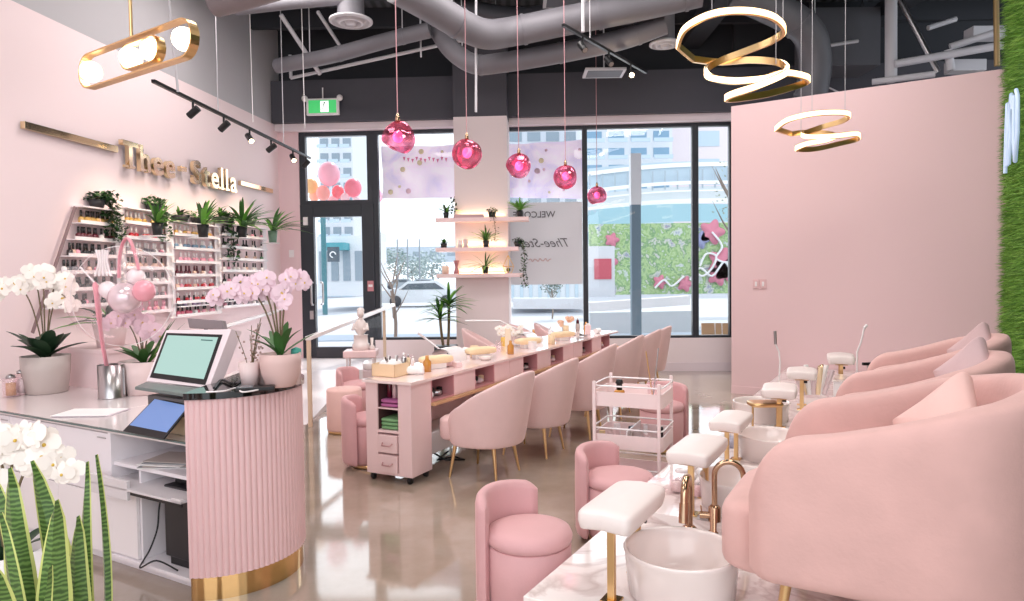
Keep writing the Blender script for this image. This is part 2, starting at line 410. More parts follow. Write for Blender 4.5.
# handrails
def rail(name, label, pts, posts, glass=None):
    t = thing(name, label, 'handrail')
    MB().bar(pts[0], pts[1], .06, .045).build('rail', WHITE, parent=t, bevel=.008)
    for (x, y, z0, z1) in posts: MB().box((x-.02, y-.02, z0), (x+.02, y+.02, z1)).build('post', mat('pale_post_wood', 'dcc4ab', .5), parent=t, bevel=.004)
    if glass: MB().add([], []) or None
    return t
t = rail('handrail', 'white sloping handrail on slim wooden posts beside the entry ramp', [(-2.12, 7.05, .93), (-1.82, 10.45, 1.13)], [(-2.12, 7.08, 0, .92), (-1.86, 9.9, .24, 1.08)])
MB().add([(-2.1, 7.15, .06), (-1.88, 9.85, .3), (-1.88, 9.85, 1.02), (-2.1, 7.15, .86)], [(0,1,2,3)]).build('glass_panel', GLASS, parent=t)
t = rail('handrail', 'white handrail fixed low on the blush wall beside the polish racks', [(-3.92, 9.0, .9), (-3.72, 11.1, 1.06)], [])
for yy, xx, zz in ((9.4, -3.88, .93), (10.8, -3.75, 1.04)):
    MB().tube([(xx, yy, zz-.02), (xx-.08, yy, zz-.06), (xx-.16, yy, zz-.06)], .01).build('bracket', STEEL, parent=t)

# ================================================================== OUTSIDE
GRD = mat('bright_pavement', 'bcc0c7', .8, var=.12, bs=3)
struct(MB().box((-80, 11.6, -.3), (90, 200, -.12)).build('ground', GRD))
struct(MB().box((-80, 11.62, -.12), (90, 15.5, -.04)).build('sidewalk', mat('sidewalk_concrete', 'c3c1c4', .8)))
struct(MB().box((-80, 18, -.12), (90, 19.8, -.1)).build('road', mat('pale_asphalt', '93a2b3', .8)))
# ================================================================== PEDICURE SIDE
PZ = .33
E0 = G(523, 596, PZ)                   # near outer corner of the plinth
row0 = E0.dot(RA); per0 = E0.dot(-FA)  # coordinates along the row / away from the room centre
def rp(row, per, z=0): return Vector((row*RA.x - per*FA.x, row*RA.y - per*FA.y, z))
pl = thing('pedicure_plinth', 'long low platform topped with glossy white marble under the foot basins', 'platform', (0,0,0))
GWP = GW0.dot(-FA)
def rowbox(name, r0, r1, p0, p1, z0, z1, mt, parent, bevel=0):
    mb = MB(); mb.M = Matrix(((RA.x, -FA.x, 0, 0), (RA.y, -FA.y, 0, 0), (0, 0, 1, 0), (0, 0, 0, 1)))
    # axes row, per -> mirrored, so swap winding by building with per as x
    mb.M = Matrix(((-FA.x, RA.x, 0, 0), (-FA.y, RA.y, 0, 0), (0, 0, 1, 0), (0, 0, 0, 1)))
    mb.box((p0, r0, z0), (p1, r1, z1)); return mb.build(name, mt, parent=parent, bevel=bevel)
RSTEP = row0 + .98
rowbox('marble_top', row0, RSTEP, per0, GWP-.02, PZ-.03, PZ, MARBLE, pl, .004)
rowbox('plinth_body', row0+.02, 8.95, per0+.02, GWP-.02, 0, PZ-.03, WHITEM, pl)
rowbox('raised_marble_top', RSTEP, 8.95, per0, GWP-.02, PZ-.03, PZ+.05, MARBLE, pl, .004)
PZ2 = PZ + .05

# stools ------------------------------------------------------------
def make_stool(name, label, fabric, group=None):
    t = thing(name, label, 'stool', group=group)
    b = MB(); b.lathe([(0, .03), (.165, .03), (.185, .06), (.19, .2), (.19, .345), (.182, .35)], 36); b.build('base', fabric, parent=t)
    MB().lathe([(0, 0), (.16, 0), (.168, .01), (.168, .035), (0, .035)], 36).build('plinth_ring', GOLD, parent=t)
    s = MB(); s.lathe([(0, .345), (.17, .345), (.192, .362), (.196, .385), (.185, .41), (.14, .425), (.06, .432), (0, .433)], 36); s.build('seat', fabric, parent=t)
    bk = MB(); rows = []
    N = 26
    for i in range(N + 1):
        u = i / N; a = radians(180 - 64 + 128 * u); e = min(u, 1-u) * 128 * pi/180 * .22; th = .027 * min(1, sqrt(max(0, 1 - max(0, 1 - e/.03)**2))) + .001
        top = .575 - .02*(1-sin(pi*u)); top = top if e > .05 else top - (.05-e)*.6
        R = .217; row = []
        for k in range(14):
            p = 2*pi*k/14; sn, cs = sin(p), cos(p)
            zz = (top+.04)/2 + (top-.04)/2*(abs(sn)**.18)*(1 if sn >= 0 else -1); rr = R + th*(abs(cs)**.6)*(1 if cs >= 0 else -1)
            row.append((rr*cos(a), rr*sin(a), zz))
        rows.append(row)
    bk.grid(rows, close=True); bk.add(rows[0], [tuple(range(14))]); bk.add(rows[-1], [tuple(range(14))[::-1]])
    bk.build('backrest', fabric, parent=t); return t
VST = mat('rose_velvet_stool', 'd6a6a8', .7, sheen=.4, bump=.1, bs=70, var=.05)
VST2 = mat('peach_velvet_stool', 'e9c1ba', .7, sheen=.4, bump=.1, bs=70, var=.05)
stool = make_stool('tub_stool', 'rose velvet tub stool with low curved back beside the big white basin', VST)
stool.location = (.065, 3.05, 0); stool.rotation_euler.z = AF + pi - .15
dup(stool, (.613, 3.96, 0), AF+pi-.1, 'rose velvet tub stool in front of the wheeled trolley', scale=(1.05, 1.05, .93))
def flooratZ(px, Z): return ((px - 512)/F*Z, Z, 0)
dup(stool, flooratZ(661, 6.0), AF+pi*.5, 'rose tub stool behind the wheeled trolley, mostly hidden')
dup(stool, flooratZ(369, 5.62), radians(5), 'peach pink tub stool beside the end cabinet of the manicure bar')
dup(stool, flooratZ(357, 7.4), radians(-15), 'small pink tub stool by the little statue table near the entrance')
ot = thing('ottoman', 'plain round pink velvet ottoman without a back, gold ring at its base', 'ottoman', flooratZ(342, 6.85))
MB().lathe([(0, .03), (.17, .03), (.175, .05), (.175, .42), (.165, .44), (.1, .45), (0, .45)], 36).build('cushion', VST2, parent=ot)
MB().lathe([(0, 0), (.16, 0), (.165, .01), (.165, .035), (0, .035)], 36).build('plinth_ring', GOLD, parent=ot)

# foot basins -------------------------------------------------------
def make_basin(label):
    t = thing('foot_basin', label, 'basin')
    MB().lathe([(0, 0), (.185, 0), (.2, .01), (.213, .16), (.218, .172), (.214, .18), (.204, .176), (.198, .16), (.185, .04), (.15, .03), (0, .026)], 48).build('bowl', CERAM, parent=t)
    MB().lathe([(0, .027), (.018, .027), (.02, .031), (0, .033)], 16).build('drain', STEEL, parent=t); return t
bs = make_basin('big round white foot basin with a gold tap standing over it'); bs.location = (.633, 2.57, PZ)
dup(bs, (1.15, 3.4, PZ2-.03), 0, 'white foot basin half hidden behind the front of the large armchair')
dup(bs, (1.64, 4.3, PZ2-.03), 0, 'round white foot basin between the glowing white pad and the armchairs')
dup(bs, (1.98, 5.42, PZ2-.03), 0, 'round white foot basin close to the edge of the pink partition')
def make_tap(label, turn):
    t = thing('basin_tap', label, 'tap')
    MB().lathe([(0, 0), (.032, 0), (.032, .006), (.027, .012), (.027, .115), (.018, .125), (0, .125)], 24).build('body', BRONZE, parent=t)
    pts = [(0, 0, .12), (0, 0, .27)] + [(.062 - .062*cos(radians(a)), 0, .27 + .065*sin(radians(a))) for a in range(15, 181, 15)] + [(.13, 0, .25)]
    MB().tube(pts, .0125, 14).build('spout', BRONZE, parent=t)
    MB().tube([(.128, 0, .26), (.138, 0, .19)], [.015, .0165], 14).build('spray_head', BRONZE, parent=t)
    h = MB(); h.M = RZ(turn); h.tube([(-.02, 0, .075), (-.065, 0, .075)], .017, 12).tube([(-.055, 0, .08), (-.06, 0, .12)], .004, 6).build('lever', BRONZE, parent=t)
    return t
tp = make_tap('tall champagne gold tap with its arched spout over the big white basin', pi*.6)
tp.location = (.75, 2.9, PZ); tp.rotation_euler.z = atan2(-.35, -.14); tp.scale = (1.25, 1.25, 1.1)
t2 = make_tap('champagne gold tap with pull-down spray head and side lever', 0)
t2.location = (.945, 3.19, PZ); t2.rotation_euler.z = -.25; t2.scale = (1.05, 1.05, 1)

# foot rests --------------------------------------------------------
def make_rest(label):
    t = thing('foot_rest', label, 'foot rest')
    MB().sq((0, 0, .325), (.108, .225, .042), .35, .22, 44, 18, fn=lambda q: (q[0]*(1-.06*(q[2] < 0)), q[1], q[2] - .25*max(0, abs(q[0])-.02)*.5)).build('pad', LEATH, parent=t)
    MB().box((-.05, -.17, .272), (.05, .17, .287)).build('pad_board', WOODE, parent=t, bevel=.004)
    for y, nm in ((-.13, 'post'), (.15, 'post')):
        MB().box((-.014, y-.012, .008), (.014, y+.012, .272)).build(nm, GOLD, parent=t, bevel=.002)
        MB().box((-.035, y-.035, 0), (.035, y+.035, .008)).build('foot_plate', GOLDM, parent=t, bevel=.002)
    MB().tube([(.0, .15, .22), (.04, .15, .22)], .012, 10).build('clamp_knob', BLACK, parent=t); return t
fr = make_rest('white padded foot rest on gold posts beside the big round basin')
rr = AF + pi                       # local x away from the row, y along it
rr = atan2(RA.y, RA.x) - pi/2
fr.location = (.425, 2.63, PZ); fr.rotation_euler.z = rr
for (X, Y, L, s) in ((.925, 3.4, 'white padded foot rest behind the arched gold tap', 1), (1.33, 4.14, 'small glowing white foot rest under a bright reflection', .9),
                  (1.97, 5.02, 'white square foot rest beside the tall bundle of rolled towels, nearer the tap', .86), (2.50, 5.88, 'white foot rest just behind the bundle of rolled towels', .86), (3.16, 6.55, 'white foot rest at the far end of the row, against the pink partition', .92)):
    dup(fr, (X, Y, PZ2), rr + (.0 if Y < 4.5 else .12), L, scale=(1.12 if Y > 4.5 else s, s if Y < 4.2 else .8, (.9 if Y < 4 else .84) if Y < 4.2 else (.93 if Y < 6 else 1.05)))

# armchairs ---------------------------------------------------------
def shell(path, tops, bot, th, nz=16, flare=0, m=0, endr=.09, insetf=.5):
    mb = MB(); rows = []; n = len(path)
    L = [0]
    for i in range(1, n): L.append(L[-1] + (Vector(path[i]) - Vector(path[i-1])).length)
    for i in range(n):
        a = Vector(path[max(i-1, 0)]); b = Vector(path[min(i+1, n-1)]); d = (b - a).normalized(); nn = Vector((d.y, -d.x))
        e = min(L[i], L[-1] - L[i]); q = min(1, e/endr); tt = th/2 * max(.02, sqrt(max(0, 1 - (1-q)**2)))
        row = []; top = tops[i]; bb = bot + (1 - sqrt(max(0, 1-(1-q)**2))) * .03
        for k in range(nz):
            p = 2*pi*k/nz; sn, cs = sin(p), cos(p)
            z = (top+bb)/2 + (top-bb)/2*(abs(sn)**.22)*(1 if sn >= 0 else -1); r_ = tt*(abs(cs)**.55)*(1 if cs >= 0 else -1)
            f_ = flare * (z - bb)
            row.append((path[i][0] + nn.x*(r_+f_), path[i][1] + nn.y*(r_+f_), z))
        rows.append(row)
    mb.grid(rows, close=True, m=m); mb.add(rows[0], [tuple(range(nz))], m); mb.add(rows[-1], [tuple(range(nz))[::-1]], m)
    return mb
def interp(x, pts):
    for (a, b), (c, d) in zip(pts, pts[1:]):
        if x <= c: return b + (d-b)*max(0, x-a)/(c-a)
    return pts[-1][1]
ACP = []
W_, FX, BX = .36, .44, -.30
def make_armchair():
    t = thing('barrel_armchair', 'x', 'armchair', group='barrel armchairs in a row by the grass wall')
    path = []; N = 18
    for i in range(N): path.append((FX - .50*i/(N-1), W_))
    x1 = path[-1][0]
    for k in range(1, 30):
        a = pi/2 + pi*k/30
        path.append((x1 - .01 + .29*cos(a), W_*sin(a)))
    for i in range(N): path.append((path[N-1-i][0], -W_))
    n = len(path); L = [0]
    for i in range(1, n): L.append(L[-1] + (Vector(path[i]) - Vector(path[i-1])).length)
    tops = []
    for i in range(n):
        e = min(L[i], L[-1]-L[i])
        h = interp(e, [(0, .66), (.1, .695), (.25, .72), (.42, .765), (.6, .825), (.8, .865), (1.0, .885), (1.4, .89)])
        R = .17
        if e < R: h -= R*.95 * (1 - sqrt(max(0, 1 - (1-e/R)**2)))
        tops.append(h)
    sh = shell(path, tops, .22, .13, 20, flare=.03); sh.build('shell', PINKV2, parent=t, sub=1)
    MB().sq((.19, 0, .305), (.38, .30, .13), .3, .3, 44, 18).build('seat_cushion', PINKV2, parent=t)
    MB().box((-.24, -.28, .2), (.36, .28, .26)).build('seat_base', PINKV2, parent=t, bevel=.02)
    for x, y in ((.33, .27), (.33, -.27), (-.22, .22), (-.22, -.22)):
        MB().tube([(x, y, .23), (x*1.1, y*1.08, 0)], [.02, .012], 12).build('leg', GOLD, parent=t)
    return t
ac = make_armchair(); ac['label'] = 'large blush velvet barrel armchair closest to the big basin, holding a plump pink cushion'
crn = Vector((.765, 2.15, 0)); base = crn + RA*.43 - FA*.41
ac.location = (base.x, base.y, PZ); ac.rotation_euler.z = AF
LB = ['blush velvet barrel armchair in the middle of the three by the grass wall', 'blush velvet barrel armchair at the corner of the grass wall and the partition']
acs = [ac]
for i in (1, 2):
    p = base + RA*1.04*i - FA*(.10*i - .06); acs.append(dup(ac, (p.x, p.y, PZ), AF, LB[i-1], scale=(.87, 1, .97)))
CUSH = [mat('blush_cushion', 'eec6bf', .8, bump=.15, bs=60), mat('mauve_cushion', 'cfb3b5', .8, sheen=.3, bump=.15, bs=60), mat('dusty_cushion', 'c9acad', .8, sheen=.3, bump=.15, bs=60)]
def pillowfn(h):
    def f(q): 
        e = 1 - .10*(1-abs(q[0])/h[0])*0 ; k = max(abs(q[0])/h[0], abs(q[1])/h[1]); return (q[0]*(1-.12*(1-(abs(q[1])/h[1])**2)*1), q[1]*(1-.12*(1-(abs(q[0])/h[0])**2)), q[2]*(1-.5*min(1, k)**3))
    return f
for i, (lab) in enumerate(('plump blush scatter cushion leaning in the closest large armchair', 'mauve scatter cushion with dark tag in the middle armchair', 'dusty pink scatter cushion with dark tag in the armchair at the corner')):
    p = base + RA*1.04*i - FA*(.1 if i == 0 else .14+.10*i) + RA*.0
    t = thing('scatter_cushion', lab, 'cushion', (p.x, p.y, PZ + (.685 if i == 0 else .73)), AF + .6)
    hh = ((.165, .165, .075) if i == 0 else (.15, .15, .07))
    mb = MB(); mb.M = RX(.12) @ RY(radians(66 if i else 58)) @ RZ(radians(45 if i == 0 else 40)); mb.sq((0, 0, 0), hh, .6, .12, 64, 20, fn=pillowfn(hh)); mb.build('cover', CUSH[i], parent=t)
    mb = MB(); mb.M = RX(.12) @ RY(radians(66 if i else 58)) @ RZ(radians(45)); mb.box((.12, -.14, .02), (.155, -.115, .035)).build('care_tag', BLACK if i else PINKV2, parent=t)

# things on the plinth ----------------------------------------------
def onp(px, py, z=None):
    return G(px, py, PZ2 if z is None else z)
bd = Vector((2.22, 5.3, PZ2))
bd = onp(814, 398)
for k in range(7):
    a = radians(-30 + 10*k); tw = MB(); tw.M = T((bd.x+.03*(k-3), bd.y+.012*((k*3) % 4), PZ2+.0)) @ RZ(.2) @ RY(a*.75)
    tw.tube([(0, 0, .03), (0, 0, .27 + .02*(k % 3))], .022, 10); o = tw.build('rolled_towel', [LINEN, TOWEL, PAPER][k % 3])
    tag(o, 'slim rolled towel fanned out beside the square white foot rest', 'towel', 'rolled towels fanned out by the foot rest')
tw = thing('hand_shower', 'slim white hand shower standing up on a curled white hose', 'hand shower', onp(780, 402))
p0 = Vector(tw.location)
pts = [D(779, 382, p0.y)-p0, D(780, 362, p0.y)-p0, D(779, 352, p0.y)-p0, D(775.5, 344, p0.y)-p0]
MB().tube([(0, 0, 0)]+pts, .008, 8).build('hose', WHITE, parent=tw); MB().tube([pts[-1], D(775, 331, p0.y)-p0], .013, 8).build('handle', STEEL, parent=tw)
p0 = onp(856, 386); tw = thing('hand_shower', 'curved white hand shower standing beside the foot rest at the far end', 'hand shower', p0)
pts = [D(x, y, p0.y)-p0 for x, y in ((857, 368), (857, 352), (861, 342), (864, 328))]
MB().tube([(0, 0, 0)]+pts, .009, 8).build('hose', WHITE, parent=tw); MB().tube([pts[-1], D(867, 325, p0.y)-p0], .016, 8).build('nozzle', WHITE, parent=tw)
# small tables + jars
st = thing('side_tray', 'gold rimmed tray on slim gold legs beside the square foot rest', 'tray', onp(765, 432))
MB().sq((0, 0, .21), (.12, .09, .016), .3, .5).build('tray', GOLD, parent=st)
for x in (-.09, .09): MB().tube([(x, 0, 0), (x, 0, .2)], .008).build('leg', GOLD, parent=st)
for i, (px, py, lab, r, h, c) in enumerate(((731, 447, 'small dark flower print tissue tin beside the glowing foot rest', .04, .07, 'mixed'), (697, 497, 'clear glass jar of clips under the foot rest behind the tap', .035, .08, 'glass'), (677, 492, 'clear glass cup beside the plinth edge behind the tap', .04, .08, 'glass'), (703, 493, 'small chrome dish under the foot rest behind the tap', .03, .05, 'st'))):
    p = onp(px, py); t = thing('jar', lab, 'jar', p)
    MB().lathe([(0, 0), (r, 0), (r, h), (r*.9, h), (r*.9, .01), (0, .01)], 20).build('body', {'glass': GLASSB, 'st': STEEL, 'mixed': mat('tin_print', 'a9a8b8', .4, var=.5, bs=300)}[c], parent=t)
    if c != 'st': MB().lathe([(0, .01), (r*.8, .01), (r*.8, h*.7), (0, h*.75)], 12).build('contents', [CERAM, PINKL][i % 2], parent=t)
for i, (px, py, lab) in enumerate(((660, 497, 'curled white glass tube coil on the marble behind the padded rest'), (686, 488, 'coiled clear hose on the marble beneath the white foot rest'))):
    p = onp(px, py); pts = [(.05*cos(a*.5), .05*sin(a*.5), .02+.004*a) for a in range(0, 26)]
    tag(MB().tube(pts, .011, 8).build('coiled_hose', [GLASSB, WHITE][i], loc=p), lab, 'hose')
p = onp(840, 378); bx = thing('remote_console', 'small dark remote lying on the plinth by the last armchair', 'remote', onp(868, 380))
MB().box((-.06, -.02, .16), (.06, .02, .19)).build('case', BLACK, parent=bx, bevel=.005); MB().tube([(0, 0, 0), (0, 0, .16)], .012).build('stand', STEEL, parent=bx)
p = onp(855, 400); cb = thing('low_cabinet', 'low white box cabinet at the foot of the far armchair', 'cabinet', onp(850, 401), AF-pi/2)
MB().box((-.22, -.25, 0), (.18, .12, .2)).build('carcass', WHITEM, parent=cb, bevel=.01); MB().box((-.23, -.26, .2), (.19, .13, .215)).build('top', MARBLE, parent=cb, bevel=.003)
p = onp(822, 388); wd = thing('dome_lamp', 'tiny bronze dome ornament on the white ledge near the partition', 'ornament', onp(822, 389))
MB().lathe([(0, .18), (.03, .18), (.045, .2), (.04, .23), (0, .25)], 16).build('dome', BRONZE, parent=wd); MB().lathe([(0, 0), (.04, 0), (.02, .02), (.015, .18), (0, .18)], 12).build('stem', WHITE, parent=wd)

# ================================================================== MANICURE BAR
TQ = Vector((-.757, 5.02, 0)); TD = Vector((.449, .893, 0)).normalized(); TL = 4.9; TZ = .775
TA = atan2(TD.y, TD.x); TM = T(TQ) @ RZ(TA)     # local x along the bar, +y to the stool side
bar = thing('manicure_bar', 'long pink manicure bar with open cubbies, narrow drawers and a pale top', 'manicure table', TQ, TA)
W2 = .42
tp_ = MB(); pr = [(-.04, -.03), (TL, -.03), (TL, .75), (1.6, .75), (.32, .45), (-.02, W2+.03)]
MB().prism([(-.02, -.02), (TL, -.02), (TL, .62), (.5, .62), (.28, W2+.02), (-.02, W2+.02)], TZ-.022, TZ).build('table_top', mat('blush_glass_top', 'f3dfdc', .12, coat=.5), parent=bar, bevel=.003)
# end cabinet with the open cubby facing us
c = MB(); z0 = .055; zt = TZ-.022; sx = .27
c.box((0, 0, z0), (sx, .12, zt)).box((0, .31, z0), (sx, W2, zt)).box((.0, .12, z0), (sx, .31, z0+.02)).box((sx-.02, .12, z0), (sx, .31, zt)).box((0, .12, .375), (sx, .31, .395)).box((0, .12, .555), (sx, .31, .565))
cab = c.build('end_cabinet', PINKL, parent=bar, bevel=.003)
MB().box((sx-.03, .125, .4), (sx-.022, .305, zt)).box((.012, .1205, .396), (sx-.02, .123, zt)).box((.012, .307, .396), (sx-.02, .3095, zt)).build('cubby_shade_liner', CUBSHADE, parent=cab)  # dark liner panels put the cubby's shade into the colour
for z in (.075, .225):
    d = MB().box((-.012, .128, z), (.2, .302, z+.135)).build('drawer', PINKL, parent=bar, bevel=.004)
    MB().tube([(-.012, .17, z+.075), (-.035, .18, z+.06), (-.035, .25, z+.06), (-.012, .26, z+.075)], .006).build('pull_handle', mat('pink_metal_pull_%d' % int(z*1000), 'c79a9a', .3, .6), parent=d)
for x, y in ((.03, .04), (.03, W2-.04), (sx-.03, .04), (sx-.03, W2-.04)):
    w = MB(); w.lathe([(0, .04), (.012, .04), (.012, z0), (0, z0)], 8, c=(x, y, 0)); w.M = T((x, y, .027)) @ RX(pi/2); w.lathe([(0, -.014), (.024, -.014), (.026, -.01), (.026, .01), (.024, .014), (0, .014)], 18); w.build('caster', BLACK, parent=bar)
# apron modules along the bar
x = sx; k = 0; mods = []
widths = [('o', .34), ('d', .34), ('o', .36), ('d', .30), ('d', .30), ('o', .34), ('d', .34), ('o', .36), ('d', .30), ('d', .30), ('o', .34), ('d', .34), ('o', .35)]
for typ, w in widths:
    x2 = min(x + w, TL-.02)
    f = MB(); f.box((x, 0, TZ-.19), (x+.015, .35, zt)).box((x2-.01, 0, TZ-.19), (x2, .35, zt)).box((x, 0, TZ-.2), (x2, .35, TZ-.185)).box((x, .34, TZ-.19), (x2, .36, zt))
    if typ == 'd': f.box((x+.003, -.004, TZ-.185), (x2-.003, .014, zt-.004))
    f.build('cubby' if typ == 'o' else 'flap_door', PINKL if typ == 'd' else mat('cubby_rose_%d' % k, 'c98f93', .5), parent=bar, bevel=.002)
    mods.append((typ, x, x2)); x = x2; k += 1
MB().box((sx, -.03, TZ-.225), (TL-.02, .34, TZ-.2)).build('wooden_ledge', WOODE, parent=bar, bevel=.003)
for xx in (1.55, 2.95, 4.3): MB().box((xx, .05, .055), (xx+.32, .36, TZ-.225)).build('pedestal', PINKL, parent=bar, bevel=.004)
MB().box((sx, .37, .1), (TL-.02, .39, TZ-.2)).build('modesty_panel', PINKL, parent=bar)
MB().box((sx, .1, .12), (1.5, .36, .3)).build('cable_box', WHITEM, parent=bar, bevel=.01)
# power cables
cb = MB().tube([(.6, .3, .12), (.62, .1, .03), (.75, .0, .012), (.8, .12, .012), (.65, .2, .012), (.9, .25, .02)], .008); o = cb.build('power_cable', BLACK); o.matrix_world = TM; tag(o, 'black power cable looped on the floor under the manicure bar', 'cable')

# bar chairs --------------------------------------------------------
def make_chair():
    t = thing('tub_chair', 'x', 'chair')
    path = []; hw, N = .265, 8
    for i in range(N): path.append((.14 - .20*i/N, hw))
    for k in range(1, 24):
        a = pi/2 + pi*k/24; path.append((-.06 + .24*cos(a), hw*sin(a)))
    for i in range(N): path.append((.14 - .20*(N-1-i)/N, -hw))
    n = len(path); L = [0]
    for i in range(1, n): L.append(L[-1] + (Vector(path[i]) - Vector(path[i-1])).length)
    tops = []
    for i in range(n):
        u = L[i]/L[-1]; h = .53 + .30*(sin(pi*u))**1.4; e = min(L[i], L[-1]-L[i]); R = .08
        if e < R: h -= R*.8*(1 - sqrt(max(0, 1-(1-e/R)**2)))
        tops.append(h)
    shell(path, tops, .26, .05, 16, flare=.17).build('shell', PINKV, parent=t, sub=1)
    MB().sq((.06, 0, .37), (.26, .238, .095), .3, .5, 36, 14).build('seat_cushion', PINKV, parent=t)
    MB().sq((-.02, 0, .29), (.24, .25, .04), .3, .6, 36, 10).build('seat_base', PINKV, parent=t)
    for x, y in ((.15, .17), (.15, -.17), (-.17, .15), (-.17, -.15)):
        MB().tube([(x, y, .28), (x*1.25, y*1.25, 0)], [.017, .009], 10).build('leg', GOLD, parent=t)
    return t
ch = make_chair(); TN = Vector((TD.y, -TD.x, 0))     # from bar towards chairs
CPOS = [(-.235, 5.33), (.17, 5.98), (.60, 6.62), (1.04, 7.55), (1.40, 8.3), (1.72, 9.15)]
CL = ["pink velvet tub chair on gold legs, closest to the bar's end cabinet", 'pink tub chair at the manicure bar, second along from the end cabinet', 'pink tub chair at the manicure bar, third along from the end cabinet', 'pink tub chair at the manicure bar, fourth along, just behind the trolley', 'pink tub chair at the manicure bar, fifth along, overlapped by the fourth', 'pink tub chair at the far end of the manicure bar near the window']
fa = atan2(.449, -.893)
for i, (X, Y) in enumerate(CPOS):
    c_ = ch if i == 0 else dup(ch, (0,0,0))
    c_.location = (X, Y, 0); c_.rotation_euler.z = fa + [-.02, .0, .05, .05, 0, 0][i]; c_['label'] = CL[i]; c_.scale = (1, 1, [1, 1.02, 1.08, 1.08, 1.08, 1.05][i])
for i, (X, Y, lab) in enumerate(((-.25, 8.9, 'pink tub chair on the far side of the manicure bar, beside the column'), (.22, 9.35, 'broad pink tub chair on the far side of the bar, in front of the column'), (.72, 9.75, 'pink tub chair on the far side of the bar, nearest the frosted poster'))):
    dup(ch, (X, Y, 0), fa + pi + [.5, -.2, .4][i], lab, scale=(1.0, 1.0, 1.06))

# trolley -----------------------------------------------------------
TC = Vector(((633-512)/F*4.62, 4.62, 0)); tro = thing('wheeled_trolley', 'three tier pale pink wheeled trolley with gallery rails and salon bits', 'trolley', TC, radians(-24))
TPK = mat('trolley_pink', 'f3dfde', .3)
hw, hd = .235, .2
def rr_(hw, hd, r, n=6):
    out = []
    for cx_, cy_, a in ((hw-r, hd-r, 0), (-hw+r, hd-r, 90), (-hw+r, -hd+r, 180), (hw-r, -hd+r, 270)): out += arc(cx_, cy_, r, a, a+90, n)
    return out
for i, z in enumerate((.14, .40, .68)):
    pl_ = rr_(hw, hd, .05); pi_ = rr_(hw-.006, hd-.006, .045)
    b_ = MB(); b_.grid([[(x, y, z) for x, y in pl_], [(x, y, z+.095) for x, y in pl_], [(x, y, z+.095) for x, y in pi_], [(x, y, z+.006) for x, y in pi_]], close=True, sm=False)
    b_.add([(x, y, z) for x, y in pl_], [tuple(range(len(pl_)))[::-1]]); b_.add([(x, y, z+.006) for x, y in pi_], [tuple(range(len(pi_)))])
    tr = b_.build('tray', TPK, parent=tro)
    MB().tube([(x, y, z+.135) for x, y in pl_], .006, 6, closed=True).build('gallery_rail', WHITE, parent=tr)
    if i == 1: MB().box((-.004, -hd+.01, z+.006), (.004, hd-.01, z+.12)).build('divider', WHITE, parent=tr)
for x in (-hw+.02, hw-.02):
    for y in (-hd-.006, hd+.006):
        MB().box((x-.011, y-.008, .06), (x+.011, y+.008, .845)).build('post', TPK, parent=tro, bevel=.003)
        w = MB(); w.M = T((x, y, .03)) @ RX(pi/2); w.lathe([(0, -.012), (.028, -.012), (.028, .012), (0, .012)], 16).build('caster', WHITEM, parent=tro)
def ontray(x, y, z): 
    v = T(TC) @ RZ(radians(-24)) @ Vector((x, y, z)); return v
AMBER = mat('amber_jar', 'c98a3c', .15, coat=.5)
j = thing('amber_jar', 'small amber jar with black cap on the top tray of the trolley', 'jar', ontray(-.09, -.03, .686))
MB().lathe([(0, 0), (.035, 0), (.037, .07), (.03, .08), (0, .08)], 16).build('jar_body', AMBER, parent=j); MB().lathe([(0, .08), (.02, .08), (.02, .12), (.028, .125), (.02, .15), (0, .15)], 14).build('cap', BLACK, parent=j)
j = thing('glass_vase', 'clear glass cup holding two slim brushes on the top trolley tray', 'cup', ontray(.12, .06, .686))
MB().lathe([(0, 0), (.035, 0), (.04, .15), (.036, .15), (.032, .008), (0, .008)], 18).build('cup_glass', GLASSB, parent=j)
for k, (dx, dz) in enumerate(((-.045, .34), (.04, .36))): MB().tube([(0, 0, .01), (dx, .01, dz)], .005, 6).build('brush', [GOLD, STEEL][k], parent=j)
for k, (x, y, lab) in enumerate(((.0, -.06, 'pale saucer shaped dish on the top tray of the trolley'), (-.16, .06, 'white folded cloth dish on the top trolley tray'), (.17, -.08, 'small copper dish at the corner of the top trolley tray'))):
    j = MB().lathe([(0, 0), (.03, 0), (.05, .02), (.047, .022), (.028, .005), (0, .005)], 20).build('dish', [CERAM, WHITE, BRONZE][k], loc=ontray(x, y, .686)); tag(j, lab, 'dish')
for k in range(8):
    j = MB().box((-.02, -.012, 0), (.02, .012, .09+.01*(k % 3))).build('polish_box', [mat('kraft_box', 'd9bf93', .6), WHITEM, PINKL, BLACK][k % 4] if k < 1 else [POTB, WHITEM, PINKL, BLACK][k % 4], loc=ontray(-.19+.05*k, [-.11, .09][k % 2],   .406), rz=.3*k, bevel=.002)
    tag(j, 'small salon packet standing in the middle tray of the trolley', 'packet', 'packets in the middle trolley tray')
# ================================================================== RECEPTION DESK
O_ = Vector((-1.535, 3.27, 0)); DU = Vector((-.87, .49, 0)).normalized(); DA = atan2(DU.y, DU.x)
DM = T(O_) @ RZ(DA)                    # local x away along the desk, -y towards its customer side
desk = thing('reception_desk', 'white reception desk ending in a fluted pink rounded end with gold base', 'desk', O_, DA)
WTZ = .76; LEN = 3.4; DEP = -.98
FLUTE = mat('fluted_pink', 'e6c2c3', .5, var=.02)
WPAN = mat('white_panel', 'ece6ea', .45)
b_ = MB(); b_.box((.0, -.6, WTZ-.022), (1.2, .0, WTZ)).box((1.2, DEP, WTZ-.022), (LEN, .0, WTZ)); b_.build('worktop', mat('pale_worktop', 'e9e0e0', .12, coat=.5), parent=desk, bevel=.002)
MB().box((.0, .0, WTZ-.008), (LEN, .012, WTZ+.001)).build('glass_edge', mat('green_glass_edge', '5d6f6d', .1), parent=desk)
